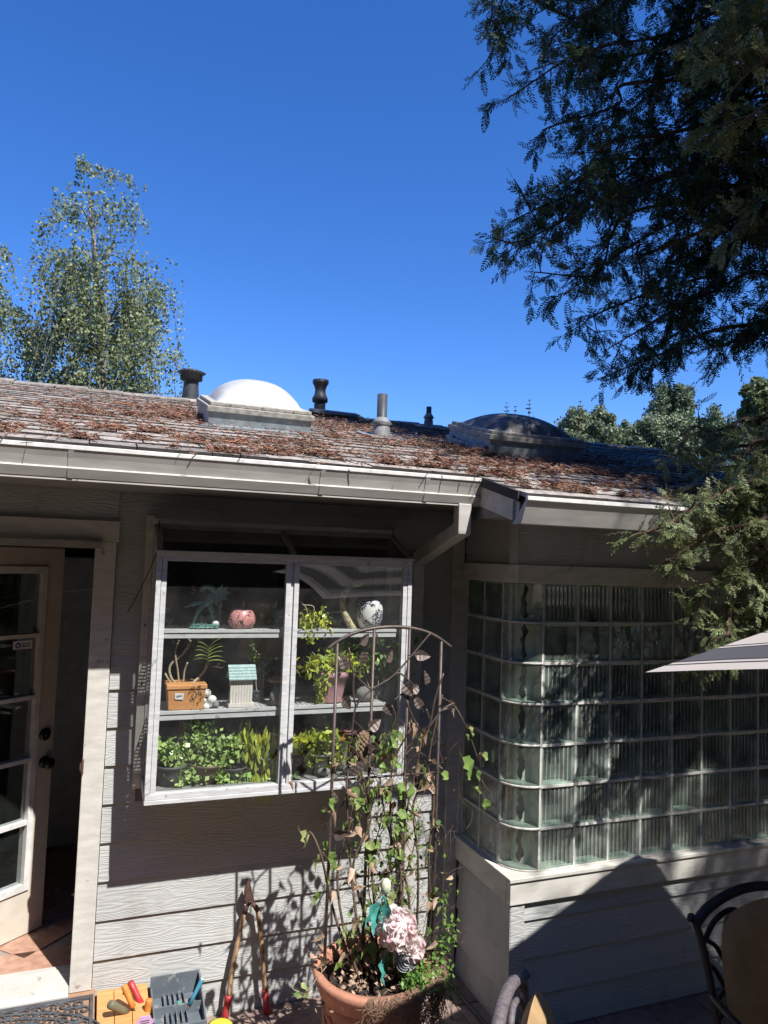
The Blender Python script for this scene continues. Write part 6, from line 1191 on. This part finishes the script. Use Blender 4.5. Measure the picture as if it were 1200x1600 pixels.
birch('tall birch with hanging leafy strands behind the left part of the roof ridge', 15, [(262, 128, 8), (280, 142, 34), (305, 156, 66), (345, 160, 90), (390, 165, 106), (440, 168, 112), (480, 168, 98), (520, 186, 108), (560, 178, 112), (600, 165, 82), (660, 160, 72)], 3, 2100, [(160, 640), (158, 520), (150, 420), (145, 360), (140, 320)])
birch('cropped birch at the left picture edge beside the tall birch', 16, [(375, -60, 20), (400, -50, 70), (430, -50, 78), (470, -60, 60), (520, -20, 90), (560, 10, 85), (600, 15, 85), (660, 15, 80)], 4, 1100, [(-40, 640), (-45, 520), (-50, 400)])
# distant broadleaf trees beyond the ridge, right
def bushy(name, label, cx, cy, rx, ry, Y, mat_, n0, seed, group='trees beyond the ridge', size=.11, cl=70, z0=None):
    n = int(n0*2.2); r = np.random.default_rng(seed); c = onY(cx, cy, Y); m = 1/ppm(c); RX, RZ_ = rx*m, ry*m; t = thing(name, label, 'tree', (c[0], Y, GZ), group)
    b = MB(); b.tube([(c[0], Y, GZ), (c[0]+.1, Y, c[2]-RZ_*.5), (c[0], Y, c[2]+RZ_*.4)], [.22, .16, .05], 8)
    d = r.normal(size=(cl, 3)); d /= np.linalg.norm(d, axis=1)[:, None]; cc_ = c+d*V3(RX, RX, RZ_)*r.uniform(.3, .9, (cl, 1)); rr_ = min(RX, RZ_)*r.uniform(.14, .34, cl)
    for k in range(0, cl, 3): b.tube([c+V3(0, 0, -RZ_*.5), (c+cc_[k])/2, cc_[k]], [.07, .04, .012], 5)
    b.build('trunk', M['bark'], parent=t); ids = r.integers(0, cl, n); q = r.normal(size=(n, 3)); q /= np.linalg.norm(q, axis=1)[:, None]; C = cc_[ids]+q*(rr_[ids]*r.uniform(.4, 1.25, n))[:, None]; C[:, 2] = np.maximum(C[:, 2], GZ+.2)
    quads('crown', leaf_quads(C, size, .6), M[mat_], parent=t, kind='stuff'); return t
G = None
bushy('oak_tree', 'rounded grey green tree at the left end of the row beyond the ridge', 925, 672, 52, 42, 20, 'olive_tree', 9000, 1, G)
bushy('oak_tree', 'taller tree rising behind the row beyond the ridge', 1055, 640, 42, 42, 24, 'far_dark', 8000, 2, G, .12)
bushy('oak_tree', 'olive green tree in the middle of the row beyond the ridge', 1040, 690, 58, 44, 19, 'olive_tree', 10000, 3, G)
bushy('oak_tree', 'dark green tree between the two olive green crowns', 985, 688, 36, 32, 21, 'far_dark', 5000, 4, G)
bushy('oak_tree', 'broad grey green tree at the right of the row beyond the ridge', 1110, 680, 55, 42, 21, 'far_dark', 8000, 5, G)
bushy('oak_tree', 'tree mass behind the drooping conifer at the right picture edge', 1195, 690, 60, 50, 22, 'olive_tree', 7000, 6, G)
bushy('oak_tree', 'low dark tree showing at the foot of the row by the roof edge', 900, 700, 40, 22, 18, 'far_dark', 4500, 7, G)
def spire(label, px, py, Y, h, seed, mat_='dark_tree'):
    r = np.random.default_rng(seed); c = onY(px, py, Y); t = thing('young_conifer', label, 'tree', (c[0], Y, GZ), 'young conifer tips'); b = MB(); b.tube([(c[0], Y, GZ), (c[0], Y, c[2])], [.1, .008], 6); b.build('trunk', M['bark'], parent=t); Q = []
    for k in range(int(h/.16)):
        z = c[2]-k*.16; L = .06+k*.035
        for j in range(5):
            a = r.uniform(0, 6.28); d = V3(math.cos(a), math.sin(a), .3)*L; p0 = V3(c[0], Y, z); sd_ = V3(-math.sin(a), math.cos(a), 0)*.018
            for s in np.linspace(.3, 1, 4): Q.append([p0+d*s*.6-sd_, p0+d*s*.6+sd_, p0+d*s+sd_*2.2, p0+d*s-sd_*2.2])
    quads('crown', np.array(Q), M[mat_], parent=t, kind='stuff')
spire('thin conifer tip, leftmost of those above the dark skylight', 792, 630, 22, 2.4, 1); spire('thin conifer tip, middle one above the dark skylight', 805, 636, 22, 2.2, 2); spire('thin conifer tip, tallest one above the dark skylight', 827, 626, 22, 2.6, 3); spire('narrow dark conifer rising in front of the leftmost oak', 907, 628, 19, 3.5, 4)
bushy('pine_tree', 'green conifer crown at the right edge above the drooping branches', 1185, 630, 30, 45, 12, 'redwood_lit', 6000, 8, None, .09)
# garden trees out of view: reflected in the panes, some added to block sky light
for k, (x, y, h, r_, lb) in enumerate(((.4, -11.5, 12.5, 3.6, 'tallest dense garden tree added behind the viewer to block sky light'), (-5, -10.5, 12, 3.6, 'tall dense garden tree added behind the viewer between the left ones to block sky light'), (6.2, -11.5, 12, 3.6, 'tall dense garden tree added behind the viewer between the right ones to block sky light'), (-7, -7.5, 8.5, 3.6, 'dense garden tree behind the viewer at the far left'), (-2.2, -9, 10, 3.8, 'dense garden tree behind the viewer, second from left'), (3.2, -10, 10.5, 3.9, 'dense garden tree straight behind the viewer'), (8.4, -9, 8.5, 3.6, 'dense garden tree behind the viewer to the right'), (12, -3.5, 11, 4.2, 'dense garden tree at the far right behind the viewer'), (-8, -1.5, 9, 3.8, 'dense garden tree left of the patio'), (11, 1.5, 6, 3., 'dense garden tree right of the house'), (-8.5, 4, 5, 2.6, 'dense garden tree beyond the left end of the house'))):
    r = np.random.default_rng(50+k); t = thing('garden_tree', lb, 'tree', (x, y, GZ), 'garden trees around the patio'); b = MB(); b.tube([(x, y, GZ), (x+.1, y, 1), (x, y, h*.6)], [.2, .15, .05], 8)
    n = 8000; d = r.normal(size=(n, 3)); d /= np.linalg.norm(d, axis=1)[:, None]; rr_ = r.uniform(.6, 1.02, n)[:, None]; C = V3(x, y, GZ+(h+2.2)*.5)+d*rr_*V3(r_, r_*.8, (h+2.2)*.52)*(1+.14*np.sin(d[:, :1]*9+k)*np.cos(d[:, 2:]*8)); C[:, 2] = np.maximum(C[:, 2], GZ+.1)
    b.build('trunk', M['bark'], parent=t); quads('crown', leaf_quads(C, .42, .6), M['dark_tree'], parent=t, kind='stuff')
